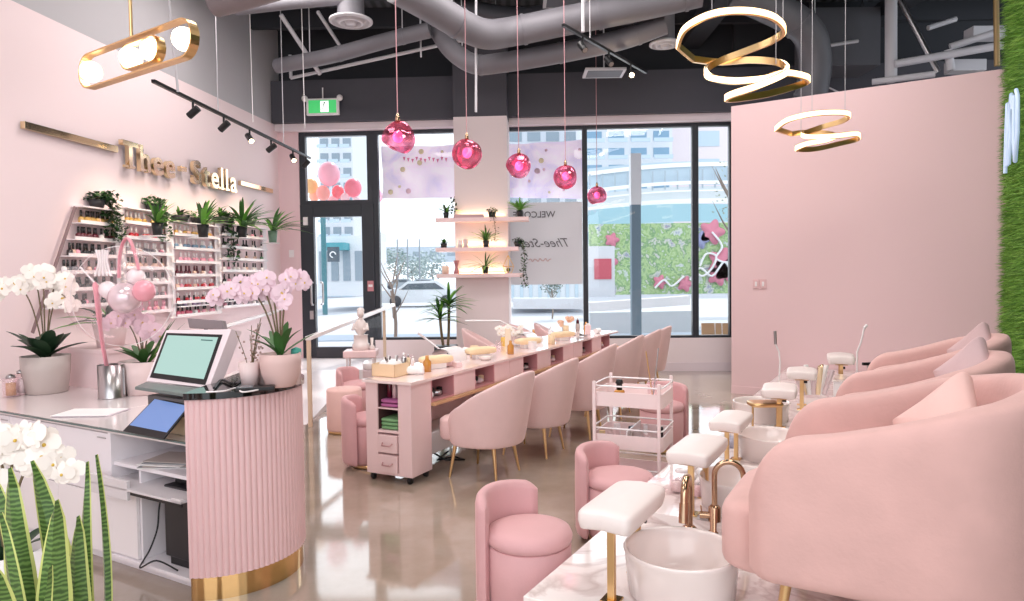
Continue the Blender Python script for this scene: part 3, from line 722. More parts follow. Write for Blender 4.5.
# customer side raised ledge
MB().box((2.05, DEP-.1, 0), (2.82, -.74, 1.02)).box((2.04, DEP-.12, 1.02), (2.83, -.73, 1.05)).build('raised_front', mat('blush_desk_front', 'ead2d3', .5), parent=desk, bevel=.003)
# carcass
c = MB(); c.box((.0, -.6, .0), (.022, -.0, WTZ-.022)).box((.72, -.6, .46), (.745, -.005, WTZ-.022)).box((.0, -.6, .06), (.74, -.0, .08)).box((0, -.6, .56), (.73, -.02, .58)).box((0, -.61, 0), (1.2, -.6, WTZ-.022)).box((1.2, DEP-.01, 0), (LEN, DEP, WTZ-.022)).box((1.2, DEP, 0), (1.21, -.6, WTZ-.022))
c.box((.50, -.6, .08), (.518, -.03, .56)).box((.0, -.6, 0), (1.2, -.06, .06)).box((1.2, DEP, 0), (LEN, -.06, .06))
c.build('carcass', WPAN, parent=desk, bevel=.002)
MB().box((.518, -.03, .085), (.80, -.012, .455)).build('cabinet_door', WHITEM, parent=desk, bevel=.002)
tr = MB().box((.03, -.42, .478), (.80, .07, .49)).box((.46, .052, .43), (.82, .07, .53)).box((.03, .05, .478), (.1, .07, .5)).build('pullout_tray', mat('grey_white_tray', 'dcd6d8', .4), parent=desk, bevel=.002)
MB().box((.03, .058, .462), (.44, .066, .478)).build('tray_runner', BLACK, parent=tr)
x = .745
for k in range(5):
    w = .52; d_ = MB().box((x+.003, -.03, .40), (x+w-.003, -.008, WTZ-.03)).build('drawer', WPAN, parent=desk, bevel=.002)
    MB().box((x+.02, -.008, .70), (x+.1, -.004, .705)).build('pull', STEEL, parent=d_)
    MB().box((x+(.06 if k == 0 else .003), -.03, .07), (x+w-.003, -.008, .394)).build('cabinet_door', WHITEM, parent=desk, bevel=.002); x += w
# rounded end: centre in world -> local
Cw = Vector((-1.545, 3.63, 0)); Cl = DM.inverted() @ Cw
Rr = .40; a0 = radians(-93) - DA; a1 = radians(95) - DA
rows = []; NF = 46
for z in (.115, .98):
    row = []
    for i in range(NF*8 + 1):
        u = i/(NF*8); a = a0 + (a1-a0)*u; r = Rr - .007 + .007*abs(cos(pi*NF*u))**.7; row.append((Cl.x + r*cos(a), Cl.y + r*sin(a), z))
    rows.append(row)
MB().grid(rows, sm=False).build('fluted_end', FLUTE, parent=desk)
poly = [(Cl.x + (Rr-.012)*cos(a0+(a1-a0)*i/40), Cl.y + (Rr-.012)*sin(a0+(a1-a0)*i/40)) for i in range(41)]
MB().prism(poly, 0, .115, sm=True).build('gold_base', GOLDM, parent=desk)
poly = [(Cl.x + (Rr+.012)*cos(a0+(a1-a0)*i/40), Cl.y + (Rr+.012)*sin(a0+(a1-a0)*i/40)) for i in range(41)]
MB().prism(poly, .98, 1.012, sm=True).build('black_stone_top', BLKG, parent=desk, bevel=.003)
MB().box((.0, -.1, .06), (.006, 0.0, .98)).build('end_panel', WHITEM, parent=desk)
def dk(x, y, z): return DM @ Vector((x, y, z))
def ray_z(px, py, z): return G(px, py, z)

# stack under laptop
SCR = mat('mint_screen', '46605c', .25, emit='b7d8d0', es=.85)
def plate(c4, th, mb, m=0):      # slab through four world corners TL TR BR BL, thickness backwards
    P = [Vector(p) for p in c4]; n = (P[1]-P[0]).cross(P[3]-P[0]).normalized() * th
    vs = P + [p + n for p in P]; mb.add(vs, [(0,3,2,1), (4,5,6,7), (0,1,5,4), (1,2,6,5), (2,3,7,6), (3,0,4,7)], m); return mb
bx = thing('card_box', 'low cream and black file box under the till screen', 'box', dk(.0, 0, 0), DA)
MB().box((.03, -.36, WTZ+.001), (.36, -.08, WTZ+.105)).build('cream_box', TOWEL, parent=bx, bevel=.003)
MB().box((.01, -.38, WTZ+.106), (.40, -.04, WTZ+.15)).build('wooden_layer', mat('dark_wood_strip', '6d584c', .5), parent=bx, bevel=.003)
MB().box((.0, -.40, WTZ+.151), (.42, -.03, WTZ+.20)).build('receipt_printer', mat('grey_printer', '5c5a5c', .4), parent=bx, bevel=.004)
lp = thing('till_screen', 'open white bezelled laptop style till with a mint coloured screen', 'laptop')
hz = WTZ + .205
base = [D(144, 383, 3.38), D(209, 390, 3.28)]
BL, BR = D(146, 381, 3.66), D(209, 388, 3.50); TL_, TR_ = D(166, 330, 3.82), D(231, 329, 3.66)
HW = mat('pink_white_bezel', 'e9d9dd', .35)
mb = plate([TL_, TR_, BR, BL], .018, MB()); mb.build('lid', HW, parent=lp, bevel=.003)
def lerp4(c4, u, v): a = c4[0].lerp(c4[1], u); b = c4[3].lerp(c4[2], u); return a.lerp(b, v)
c4 = [TL_, TR_, BR, BL]; n = (c4[1]-c4[0]).cross(c4[3]-c4[0]).normalized(); off = -n * .0015
sc = [lerp4(c4, u, v)+off for u, v in ((.03, .06), (.91, .1), (.93, .96), (.04, .93))]
plate(sc, .001, MB()).build('screen_bezel', BLACK, parent=lp)
sc = [lerp4(c4, u, v)+off*2 for u, v in ((.07, .11), (.86, .15), (.88, .87), (.08, .84))]
scr = plate(sc, .0008, MB()).build('screen', SCR, parent=lp)
bar_ = [lerp4(c4, u, v)+off*2.8 for u, v in ((.62, .19), (.8, .2), (.8, .22), (.62, .21))]; plate(bar_, .0003, MB()).build('menu_bar', mat('dark_teal', '3b6b66', .4), parent=scr)
g = G(136, 388, hz); kb = [BL + Vector((0, 0, -.004)), BR + Vector((0, 0, -.004)), D(204, 396.5, 3.26), D(135, 386.5, 3.42)]
plate(kb, .016, MB()).build('keyboard_base', mat('grey_green_base', '6f7775', .35), parent=lp, bevel=.003)
side_ = [TR_+Vector((.002,.0,0)), TR_+Vector((.03,.07,-.02)), BR+Vector((.03,.08,0)), BR]; plate(side_, .004, MB()).build('stand_side', HW, parent=lp)
cd = thing('customer_display', 'grey bar shaped display standing behind the mint screen', 'display')
plate([D(187, 318, 3.95), D(222, 320.5, 3.83), D(224, 330, 3.81), D(189, 328, 3.93)], .03, MB()).build('housing', mat('taupe_plastic', '857a7d', .4), parent=cd, bevel=.004)
MB().tube([D(206, 328, 3.9), D(207, 352, 3.88)], .012).build('stem', BLACK, parent=cd)
tb = thing('tablet', 'black edged tablet with a blue screen tilted against the file box', 'tablet')
c4 = [D(155, 397.5, 3.48), D(191, 405, 3.32), D(163.5, 439, 3.27), D(122.5, 431, 3.42)]
plate(c4, .008, MB()).build('case', BLACK, parent=tb, bevel=.002); n = (c4[1]-c4[0]).cross(c4[3]-c4[0]).normalized()
plate([lerp4(c4, u, v)-n*.001 for u, v in ((.03, .04), (.96, .04), (.96, .82), (.03, .82))], .0005, MB()).build('screen', mat('blue_screen', '42557c', .2, emit='7d9bd6', es=.75), parent=tb)
# papers
ps = MB(); ps.box((-.17, -.11, 0), (.17, .11, .006)).box((-.16, -.1, .006), (.17, .12, .009), 1)
o = ps.build('paper_pad', [mat('lilac_paper', 'e2d6de', .6), PAPER], loc=G(92, 413, WTZ+.002), rz=DA+.5); tag(o, 'flat pad of white papers lying on the desk before the metal vase', 'papers')
rp_ = random.Random(5)
for k in range(6):
    o = MB().box((-.13, -.1, 0), (.13, .1, .004)).build('magazine', [PAPER, mat('grey_cover', '8d8f92', .3), POTB][k % 3], loc=dk(.36+.03*rp_.random(), -.16+.04*rp_.random(), .582+.005*k), rz=DA+.15*rp_.uniform(-1, 1)+.4)
    tag(o, 'magazine or sheet in the untidy pile on the desk shelf', 'magazine', 'pile of papers on the desk shelf')
pc = thing('computer_tower', 'black computer tower standing in the open niche of the desk', 'computer', dk(0, 0, 0), DA)
MB().box((.06, -.5, .13), (.34, -.05, .50)).build('case', mat('black_steel_case', '26262a', .35), parent=pc, bevel=.006)
MB().box((.1, -.40, .50), (.32, -.1, .53)).build('top_grille', BLACK, parent=pc, bevel=.004)
for y in (-.12, -.38): MB().box((.07, y, .081), (.33, y+.05, .13)).build('foot', BLACK, parent=pc, bevel=.004)
wire = [dk(.42, -.1, .47), dk(.43, -.08, .35), dk(.42, -.06, .25), dk(.44, -.03, .15), dk(.48, -.02, .09), dk(.40, .05, .09), dk(.34, -.0, .12), dk(.2, -.02, .09)]
def smooth(pts, n=6):
    P = [Vector(p) for p in pts]; out = []
    for i in range(len(P)-1):
        a, b, c, d = P[max(i-1, 0)], P[i], P[i+1], P[min(i+2, len(P)-1)]
        for k in range(n):
            t = k/n; out.append(.5*((2*b)+(-a+c)*t+(2*a-5*b+4*c-d)*t*t+(-a+3*b-3*c+d)*t**3))
    return out + [P[-1]]
o = MB().tube(smooth(wire), .0045, 6).build('black_wire', BLACK); tag(o, 'thin black wire hanging inside the desk niche beside the computer', 'wire')

# black counter items
ctz = 1.013
pr_ = thing('card_terminal', 'black card reader lying on the black counter top', 'card reader', G(262, 392, ctz) + Vector((-.05, .05, 0)), .3)
MB().box((-.09, -.04, 0), (.09, .04, .02)).build('body', BLACK, parent=pr_, bevel=.005); MB().box((-.08, -.03, .02), (-.01, .03, .022)).build('display', mat('grey_lcd', '707a80', .2), parent=pr_)
for k, (pts, lab) in enumerate(((((214, 388), (222, 380), (234, 384), (246, 377), (252, 384)), 'black cable coiled on the black counter beside the till'), (((206, 392), (224, 391), (236, 388), (243, 392), (262, 389)), 'thin white cable crossing the black counter'))):
    o = MB().tube(smooth([G(x, y, ctz+.008) for x, y in pts]), .007 if k == 0 else .004, 6).build('cable', [BLACK, WHITEM][k]); tag(o, lab, 'cable')
cp = thing('ribbed_cup', 'small pleated cream paper cup with dry twigs beside the pink orchid', 'cup', G(250, 386.5, ctz))
MB().lathe([(0, 0), (.037, 0), (.052, .125), (.047, .125), (.034, .01), (0, .01)], 32, rip=.03, nrip=16).build('cup', POTP, parent=cp)
c2 = MB().lathe([(0, 0), (.028, 0), (.034, .12), (.03, .12), (.025, .01), (0, .01)], 20).build('tumbler', POTP, loc=G(258, 385, ctz)+Vector((0.02, .03, 0))); tag(c2, 'narrow blush tumbler tucked between the paper cup and the orchid pot', 'cup')
rg = random.Random(11); tw = MB()
for k in range(9):
    a = rg.uniform(0, 6.3); h = rg.uniform(.2, .34); p = [(0, 0, .02), (.02*cos(a), .02*sin(a), h*.5), (.06*cos(a+.5), .06*sin(a+.5), h)]
    tw.tube(smooth(p, 4), .002, 4)
    for q in range(5):
        z = h*(.5+.1*q); tw.ball((.04*cos(a)+rg.uniform(-.02, .02), .04*sin(a)+rg.uniform(-.02, .02), z), .006, 5, 4, 1)
tw.build('dried_twigs', [STEM, mat('dried_blossom', 'b79a92', .7)], parent=cp)

RACKW = mat('white_acrylic', 'f3ecee', .2, coat=.3)
# ================================================================== PLANT KIT
def blade(mb, base, az, L, w, up, droop, m=0, n=7, tipw=0, twist=0, thick=0):
    base = Vector(base); d = Vector((cos(az), sin(az), 0)); sd = Vector((-sin(az), cos(az), 0)); rows = []
    for i in range(n+1):
        u = i/n; out = L*(sin(up)*u + droop*u*u*.55); z = L*(cos(up)*u - droop*u*u*.6)
        ww = w*(sin(pi*min(1, u*.86+.14))**.6)*(1 if u < 1 else tipw); c = base + d*out + Vector((0, 0, z))
        rows.append([c - sd*ww/2 + Vector((0, 0, ww*.15)), c, c + sd*ww/2 + Vector((0, 0, ww*.15))])
    mb.grid(rows, m=m)
def spiky(name, label, loc, h, n=26, pot=POTD, r=.035, ph=.08, mt=LEAF, wid=.014, group=None, spread=1.0, face=None, bracket=0):
    t = thing(name, label, 'plant', loc, group=group); rg = random.Random(int(loc[0]*977)+int(loc[2]*331))
    MB().lathe([(0, 0), (r*.75, 0), (r, ph), (r*.9, ph), (r*.85, ph*.9), (0, ph*.88)], 16).build('pot', pot, parent=t)
    mb = MB()
    for k in range(n):
        a = 2*pi*k/n*2.4 + rg.uniform(-.3, .3); u = rg.random()
        if face is not None:
            dd = (a - face + pi) % (2*pi) - pi; a = face + dd*.5
        blade(mb, (0, 0, ph*.85), a, h*rg.uniform(.75, 1.1), wid, (.15+.95*u)*spread, .25+.6*u, m=rg.choice((0, 0, 1)), n=6, tipw=.05)
    mb.build('leaves', [mt, LEAFL], parent=t)
    if bracket: MB().box((-bracket, -r*1.1, -.012), (r*1.1, r*1.1, 0)).build('bracket_shelf', RACKW, parent=t)
    return t
def trailing(name, label, loc, r, drop, pot=POTD, ph=.08, dense=90, w=.1, mt=LEAFD):
    t = thing(name, label, 'plant', loc); rg = random.Random(int(loc[1]*977)+int(loc[2]*331))
    MB().lathe([(0, 0), (r*.75, 0), (r, ph), (r*.9, ph), (r*.85, ph*.9), (0, ph*.88)], 16).build('pot', pot, parent=t)
    mb = MB()
    def leaf(c, s, mi=0):
        a, b = rg.uniform(0, 6.3), rg.uniform(-.8, .8); u = Vector((cos(a), sin(a), b)).normalized()*s; v = Vector((-sin(a), cos(a), rg.uniform(-.5, .5))).normalized()*s*.7
        c = Vector(c); mb.add([c-u*.6, c-v*.5, c+u*.6, c+v*.5], [(0, 1, 2, 3)], mi)
    for k in range(dense):
        a = rg.uniform(0, 6.3); q = r*1.5*sqrt(rg.random()); leaf((q*cos(a), q*sin(a), ph + rg.uniform(-.01, r*1.1)*(1.2-q/r*.5)), r*rg.uniform(.3, .55), rg.choice((0, 0, 0, 1)))
    t['_'] = 0; del t['_']
    return t, mb, leaf, rg, mt
def vine(kit, path, dens, sz, spread):
    t, mb, leaf, rg, mt = kit; P = smooth(path, 8); mb.tube(P, .004, 5, 2)
    for p in P:
        for _ in range(dens): leaf((p.x+rg.uniform(-1, 1)*spread, p.y+rg.uniform(-1, 1)*spread*.6, p.z+rg.uniform(-1, 1)*spread*.5), sz*rg.uniform(.6, 1.1), rg.choice((0, 0, 1)))
def endvine(kit): kit[1].build('foliage', [kit[4], LEAF, STEM], parent=kit[0]); return kit[0]
def orchid_flower(mb, c, s, face, rg, mp=0, mc=1):
    c = Vector(c); n = Vector(face).normalized(); u = n.cross(Vector((0, 0, 1))).normalized(); v = u.cross(n)
    for k in range(5):
        a = pi/2 + 2*pi*k/5 + rg.uniform(-.1, .1); ln = s*(1.05 if k in (1, 4) else .95); wd = s*(1.15 if k in (1, 4) else .7)
        d = u*cos(a)+v*sin(a); sd = u*-sin(a)+v*cos(a)
        P = [c + n*.004, c + d*ln*.3 + sd*wd*.36 + n*.012, c + d*ln*.65 + sd*wd*.5 + n*.006, c + d*ln*.92 + sd*wd*.28, c + d*ln, c + d*ln*.92 - sd*wd*.28, c + d*ln*.65 - sd*wd*.5 + n*.006, c + d*ln*.3 - sd*wd*.36 + n*.012]
        mb.add(P, [tuple(range(8))], mp, True)
    mb.ball(c + n*.008, s*.13, 6, 4, mc)
def orchid(label, loc, potmat, pr, ph, spikes, petal, leafn=7, leafL=.2, pot_prof=None, seed=1, fs=.035, leafw=.06, rip=0):
    t = thing('potted_orchid', label, 'orchid', loc); rg = random.Random(seed)
    prof = pot_prof or [(0, 0), (pr*.78, 0), (pr*.84, .005), (pr*.97, ph*.6), (pr, ph), (pr*.93, ph), (pr*.9, ph*.9), (0, ph*.88)]
    MB().lathe(prof, 48, rip=rip, nrip=24).build('pot', potmat, parent=t)
    MB().lathe([(0, ph*.9), (pr*.6, ph*.92), (pr*.9, ph*.88)], 20).build('bark', SOIL, parent=t)
    lv = MB()
    for k in range(leafn):
        a = 2*pi*k/leafn + rg.uniform(-.3, .3); blade(lv, (0, 0, ph*.9), a, leafL*rg.uniform(.8, 1.15), leafw, rg.uniform(.25, .95), rg.uniform(.15, .45), n=8, tipw=.12)
    lv.build('leaves', LEAFD if petal is PETW else LEAF, parent=t)
    for (tip, bend) in spikes:
        s = MB(); tip = Vector(tip); mid = Vector((tip.x*.25, tip.y*.25, ph + (tip.z-ph)*.8)); P = smooth([(0, 0, ph*.9), mid*1.0, Vector((tip.x*.6, tip.y*.6, tip.z+bend)), tip], 8)
        s.tube(P, .0045, 6); s.build('flower_spike', STEM, parent=t)
        fl_ = MB(); m_ = len(P)
        for i in range(int(m_*.5), m_, 1):
            if (i % 2) and rg.random() < .3: continue
            p = P[i] + Vector((rg.uniform(-.02, .02), rg.uniform(-.02, .02), rg.uniform(-.03, .015)))
            orchid_flower(fl_, p, fs*rg.uniform(.85, 1.15), (rg.uniform(-.5, .9), -1, rg.uniform(-.2, .3)), rg)
        fl_.build('blossoms', [petal, PETY], parent=t)
    return t

# left counter pots
o1 = orchid('white orchid in a beige ribbed pot on the reception worktop', G(44, 393, WTZ)+Vector((0, .03, 0)), POTB, .155, .265, [((-.32, -.05, .72), .08), ((-.12, .0, .78), .08), ((.05, -.05, .80), .06), ((.2, 0, .74), .07), ((.24, -.06, .62), .08)], PETW, 13, .30, seed=4, fs=.055, leafw=.10)
o2 = orchid('pale pink orchid in a broad blush planter behind the metal vase', dk(1.66, -.79, WTZ), POTP, .155, .23, [((.0, .02, .46), .05), ((-.22, -.05, .48), .05), ((-.1, .0, .55), .05), ((.12, 0, .4), .06)], PETP, 8, .22, seed=6, fs=.05)
# eucalyptus style leaves leaning from the same planter
gr = MB(); rg = random.Random(8)
for k in range(10):
    a = rg.uniform(-.6, 1.2); blade(gr, (.03, 0, .2), a, rg.uniform(.25, .42), .02, rg.uniform(.5, .9), .1, m=k % 2, n=6, tipw=.05)
gr.build('grass_leaves', [LEAF, LEAFL], parent=o2)
pt = spiky('leafy_plant', 'dark leafy plant in a square blush planter on the raised desk ledge', dk(2.25, -.91, 1.051), .30, 22, pot=POTP, r=.12, ph=.18, mt=LEAFD, wid=.06)
# metal vase, wand and bubble balloon
mv = thing('steel_vase', 'brushed steel cylinder vase holding the pink ribboned balloon stick', 'vase', G(107, 399, WTZ)+Vector((.0, .06, 0)))
MB().lathe([(0, 0), (.085, 0), (.085, .006), (.083, .01), (.083, .225), (.078, .225), (.078, .012), (0, .012)], 40).build('body', STEEL, parent=mv)
MB().tube([(.086, 0, .02), (.086, 0, .2)], .006).build('seam', STEEL, parent=mv)
YB = mv.location.y
wd = thing('bubble_balloon', 'clear bubble balloon on a pink stick holding silver and rose balloons', 'balloon', mv.location)
L0 = Vector(wd.location)
PKR = mat('pink_ribbon', 'e79aa8', .3, sheen=.3)
MB().ball(D(122, 296, YB+.05)-L0, .335, 40, 24).build('bubble', GLASSB, parent=wd)
ring = [D(122+51.5*cos(a*pi/24), 296+50*sin(a*pi/24), YB+.05)-L0 for a in range(48)]
MB().tube(ring, .0024, 5, closed=True).build('bubble_edge_ring', PAPER, parent=wd)
MB().tube(smooth([(0, 0, .02), D(102, 340, YB)-L0, D(98, 305, YB)-L0, D(95, 282, YB)-L0], 5), [.022]*8+[.03]*7+[.012], 10, flat=.35).build('ribbon_stick', PKR, parent=wd)
MB().ball(D(125, 298, YB)-L0, .105, 24, 16).build('silver_balloon', mat('pearl_balloon', 'e6d5da', .15, .3, coat=.4), parent=wd)
MB().ball(D(144, 291, YB-.02)-L0, .073, 24, 16).build('rose_balloon', mat('rose_balloon', 'f0a3b1', .15, coat=.5), parent=wd)
MB().ball(D(136, 277, YB+.04)-L0, .06, 20, 12).build('white_balloon', WHITE, parent=wd)
MB().ball(D(108, 290, YB+.04)-L0, .06, 20, 12).build('white_balloon', WHITE, parent=wd)
crown = [D(x, y, YB+.02)-L0 for x, y in ((119, 278), (120, 255), (124, 241), (129, 239), (134, 250), (139, 270))]
MB().tube(smooth(crown, 5), .022, 8, flat=.3).build('pink_ribbon_loop', PKR, parent=wd)
for k in range(5):
    MB().tube(smooth([D(96+k*3, 250, YB)-L0, D(99+k*2, 262, YB)-L0, D(95+k*4, 276, YB)-L0], 4), .008, 6).build('tinsel_ribbon', [WHITE, PAPER][k % 2], parent=wd)
MB().tube([D(80, 267, YB)-L0, D(95, 283, YB)-L0], .006).build('white_tie', WHITE, parent=wd)
# jars at the edge
for k, (px, py, r, h, lab) in enumerate(((7, 398, .05, .13, 'clear glass canister of tan sticks at the end of the reception worktop'), (17, 396, .04, .15, 'slim glass canister next to the beige orchid pot'))):
    j = thing('glass_canister', lab, 'jar', G(px, py, WTZ)+Vector((0, .04, 0)))
    MB().lathe([(0, 0), (r, 0), (r, h), (r*.9, h), (r*.9, .01), (0, .01)], 20).build('glass', GLASSB, parent=j)
    MB().lathe([(0, .012), (r*.6, .012), (r*.6, h*.75), (0, h*.75)], 10).build('contents', [WOODE, PAPER][k], parent=j)
    MB().lathe([(0, h), (r*.6, h), (r*.5, h+.02), (0, h+.03)], 16).build('lid', STEEL, parent=j)
# pink orchid on black counter
P3 = G(277, 388, ctz)
orchid('pink orchid in a round ribbed pink pot on the black counter end', P3+Vector((0, .06, 0)), POTPK, .095, .165,
       [((-.32, .0, .46), .06), ((-.18, .02, .46), .06), ((-.1, .0, .50), .05), ((.12, .03, .52), .03), ((.02, 0, .44), .05)], PETP, 9, .21,
       pot_prof=[(0, 0), (.062, 0), (.072, .008), (.094, .07), (.1, .12), (.098, .165), (.09, .165), (.088, .145), (0, .14)], seed=9, fs=.042, leafw=.045)
bt = thing('dropper_bottle', 'teal topped small bottle beside the pink orchid pot', 'bottle', D(296, 352, P3.y+.12)+Vector((0, 0, -.2)))
bt.location.z = ctz
MB().lathe([(0, 0), (.022, 0), (.022, .13), (.012, .15), (0, .15)], 16).build('glass_body', POTP, parent=bt); MB().lathe([(0, .15), (.026, .15), (.026, .18), (0, .19)], 16).build('cap', mat('teal_cap', '4fae9d', .4), parent=bt)

# foreground planter ------------------------------------------------
sp = thing('snake_plant', 'variegated snake plant with yellow leaf margins in a tall pot at the desk corner', 'plant', (-1.16, 1.72, 0))
MB().lathe([(0, 0), (.13, 0), (.17, .42), (.155, .42), (.15, .39), (0, .38)], 32).build('pot', POTP, parent=sp)
SNK, nt, b = nodemat('snake_leaf'); tc = nt.nodes.new('ShaderNodeTexCoord'); wv = n_(nt, 'ShaderNodeTexWave', Scale=26, Distortion=7, Detail=3); wv.bands_direction = 'Z'; nt.links.new(tc.outputs['Object'], wv.inputs['Vector'])
nt.links.new(ramp(nt, wv.outputs['Fac'], [(.1, '405a2c'), (.5, '557538'), (.95, '6f904c')]), b.inputs['Base Color']); b.inputs['Roughness'].default_value = .35
P0 = Vector(sp.location)
leaves = [((36, 466), (62, 640), 1.66, .075), ((100, 446), (84, 640), 1.74, .075), ((172, 452), (92, 640), 1.9, .055), ((190, 462), (100, 650), 1.95, .03), ((60, 500), (90, 640), 1.62, .085), ((8, 488), (45, 650), 1.7, .08),
          ((83, 516), (82, 660), 1.68, .07), ((-5, 545), (30, 680), 1.55, .09), ((52, 565), (70, 660), 1.5, .05), ((5, 450), (40, 640), 1.8, .06)]
leaves = [((12, 467), (40, 650), 1.70, .062), ((34, 460), (62, 650), 1.76, .052), ((89, 461), (66, 640), 1.86, .040), ((98, 454), (70, 650), 1.95, .018), ((59, 499), (66, 650), 1.62, .058), ((3, 512), (22, 660), 1.62, .060),
          ((80, 515), (80, 660), 1.72, .050), ((-6, 562), (14, 690), 1.5, .060), ((53, 565), (58, 660), 1.52, .034), ((-8, 470), (20, 640), 1.8, .05)]
for i, (tip, bs_, Y, w) in enumerate(leaves):
    a = D(tip[0], tip[1], Y) - P0; bb = Vector(((bs_[0]-512)/F*1.72 - P0.x, (Y-1.72)*.6, .37)); bb.x = max(-.12, min(.12, bb.x)); bb.y = max(-.08, min(.08, bb.y))
    lf = MB(); n = 14; rows = []
    for k in range(n+1):
        u = k/n; c = bb.lerp(a, u) + Vector((.02*sin(pi*u)*(1 if i % 2 else -1), 0, 0)); ww = w*.68*(min(1, (1-u)*2.6)**.55)*(.62+.38*min(1, u*2.2)); cup = .014
        an = .5*sin(i*2.1); dx, dy = cos(an), sin(an)
        rows.append([c + Vector((dx*q*ww, dy*q*ww - cup*(1-abs(q)), 0)) for q in (-1, -.8, -.4, 0, .4, .8, 1)])
    n7 = 7; vs = [p for r in rows for p in r]
    for r_ in range(n):
        for k in range(6): lf.add([rows[r_][k], rows[r_][k+1], rows[r_+1][k+1], rows[r_+1][k]], [(0, 1, 2, 3)], 1 if k in (0, 5) else 0, True)
    lf.build('leaf', [SNK, LEAFY], parent=sp)
fo = orchid('cream orchid in a tall white pot tucked behind the snake plant', (-1.83, 2.42, 0), WHITEM, .15, .6, [((-.2, 0, .92), .04), ((.0, .0, .95), .06), ((.14, 0, .98), .03), ((.22, 0, .87), .06), ((-.08, -.02, .85), .05)], PETW, 5, .2, seed=14, fs=.05)
# ================================================================== LEFT WALL: SIGN, RACKS
def lwM(y, z, x=0): return LWM @ T((x, y, z))
MIR = mat('mirror_gold_letters', 'f0d8b0', .12, 1)
sg = thing('wall_sign', 'mirror gold raised lettering reading Thee-Stella on the blush wall', 'sign'); sg.matrix_world = LWM
lets = [('T', 122.5, 148, .44), ('h', 137, 154, .44), ('e', 152, 161, .44), ('e', 167, 166, .44), ('-', 180.5, 170, .5), ('S', 195, 172, .44), ('t', 205.5, 176, .44), ('e', 213, 178.5, .44), ('l', 220, 178, .44), ('l', 225, 179.5, .44), ('a', 232, 182, .44)]
# letter size from measured heights: cap .36 m
y0, zA = lwp(116, 150); y1, zB = lwp(232.5, 184)
adv = {'T': .62, 'h': .58, 'e': .56, '-': .75, 'S': .66, 't': .4, 'l': .3, 'a': .55}
seq = 'Thee-Stella'; tot = sum(adv[c] for c in seq); yy = y0; 
k_ = (y1-y0)/tot; ZB = (zA+zB)/2 - .15
for c in seq:
    w = adv[c]*k_; M_ = T((0, yy + w*.5, ZB)) @ Matrix(((0, 0, 1, 0), (1, 0, 0, 0), (0, 1, 0, 0), (0, 0, 0, 1)))
    # local text x -> wall y, text y -> z, text z -> out of wall
    textobj('letter', c, MIR, T((0, yy+w*.5, ZB)) @ Matrix(((0,0,1,0),(1,0,0,0),(0,1,0,0),(0,0,0,1))) @ T((0, (.05 if c == '-' else 0), .055)), (.40 if c == '-' else .41), .025, (.01 if c == '-' else .008), parent=sg)
    if c in 'Thl':   # small slab serifs
        s = MB(); s.box((.036, yy+w*.5-.08, ZB), (.075, yy+w*.5+.08, ZB+.025)); s.build('serif', MIR, parent=sg)
    yy += w
for (xa, ya, xb, yb, lab) in ((20, 125, 114, 149, 'long gold bar fixed on the blush wall before the first letter of the sign'), (238, 184, 270, 190, 'slim gold bar on the blush wall after the last letter of the sign')):
    a, za = lwp(xa, ya); b, zb = lwp(xb, yb); z = (za+zb)/2; o = MB().box((.001, a, z-.035), (.05, b, z+.03)).build('wall_bar', MIR, bevel=.002); o.matrix_world = LWM; tag(o, lab, 'wall decoration')

edges = [lwp(px, 250)[0] for px in (70, 116, 166, 214, 262)]
zs = [1.22 + .165*k for k in range(7)]
COLS = {'black': '1b1719', 'burgundy': '5c1426', 'red': 'b3202f', 'rose': 'd9647f', 'pink': 'f0a9bd', 'nude': 'e3bfae', 'white': 'f3eeee', 'lilac': 'b9a3c9', 'blue': '7c9bb5', 'green': '5b8f62', 'gold': 'c9a35a', 'grey': '77757c'}
BMAT = {k: mat(k + '_lacquer', v, .15, coat=.6) for k, v in COLS.items()}
def bottle_mesh(body, cap):
    mb = MB(); mb.lathe([(0, 0), (.026, 0), (.028, .01), (.027, .05), (.014, .062), (0, .062)], 8, 0); mb.lathe([(0, .062), (.013, .062), (.011, .125), (0, .125)], 8, 1)
    o = mb.build('nail_polish', [BMAT[body], BMAT[cap]]); return o
proto = {}
names = ['first', 'second', 'third', 'fourth']; rownames = ['bottom', 'second', 'third', 'fourth', 'fifth', 'sixth', 'top']
rg = random.Random(21); cnt = 0
pal = {0: ['black', 'black', 'black', 'grey', 'black', 'burgundy', 'gold'], 1: ['pink', 'grey', 'white', 'nude', 'grey', 'red', 'gold'], 2: ['rose', 'red', 'red', 'burgundy', 'pink', 'blue', 'gold'], 3: ['grey', 'black', 'black', 'white', 'green', 'black', 'black']}
shift = [-.08, -.03, -.11, -.05]
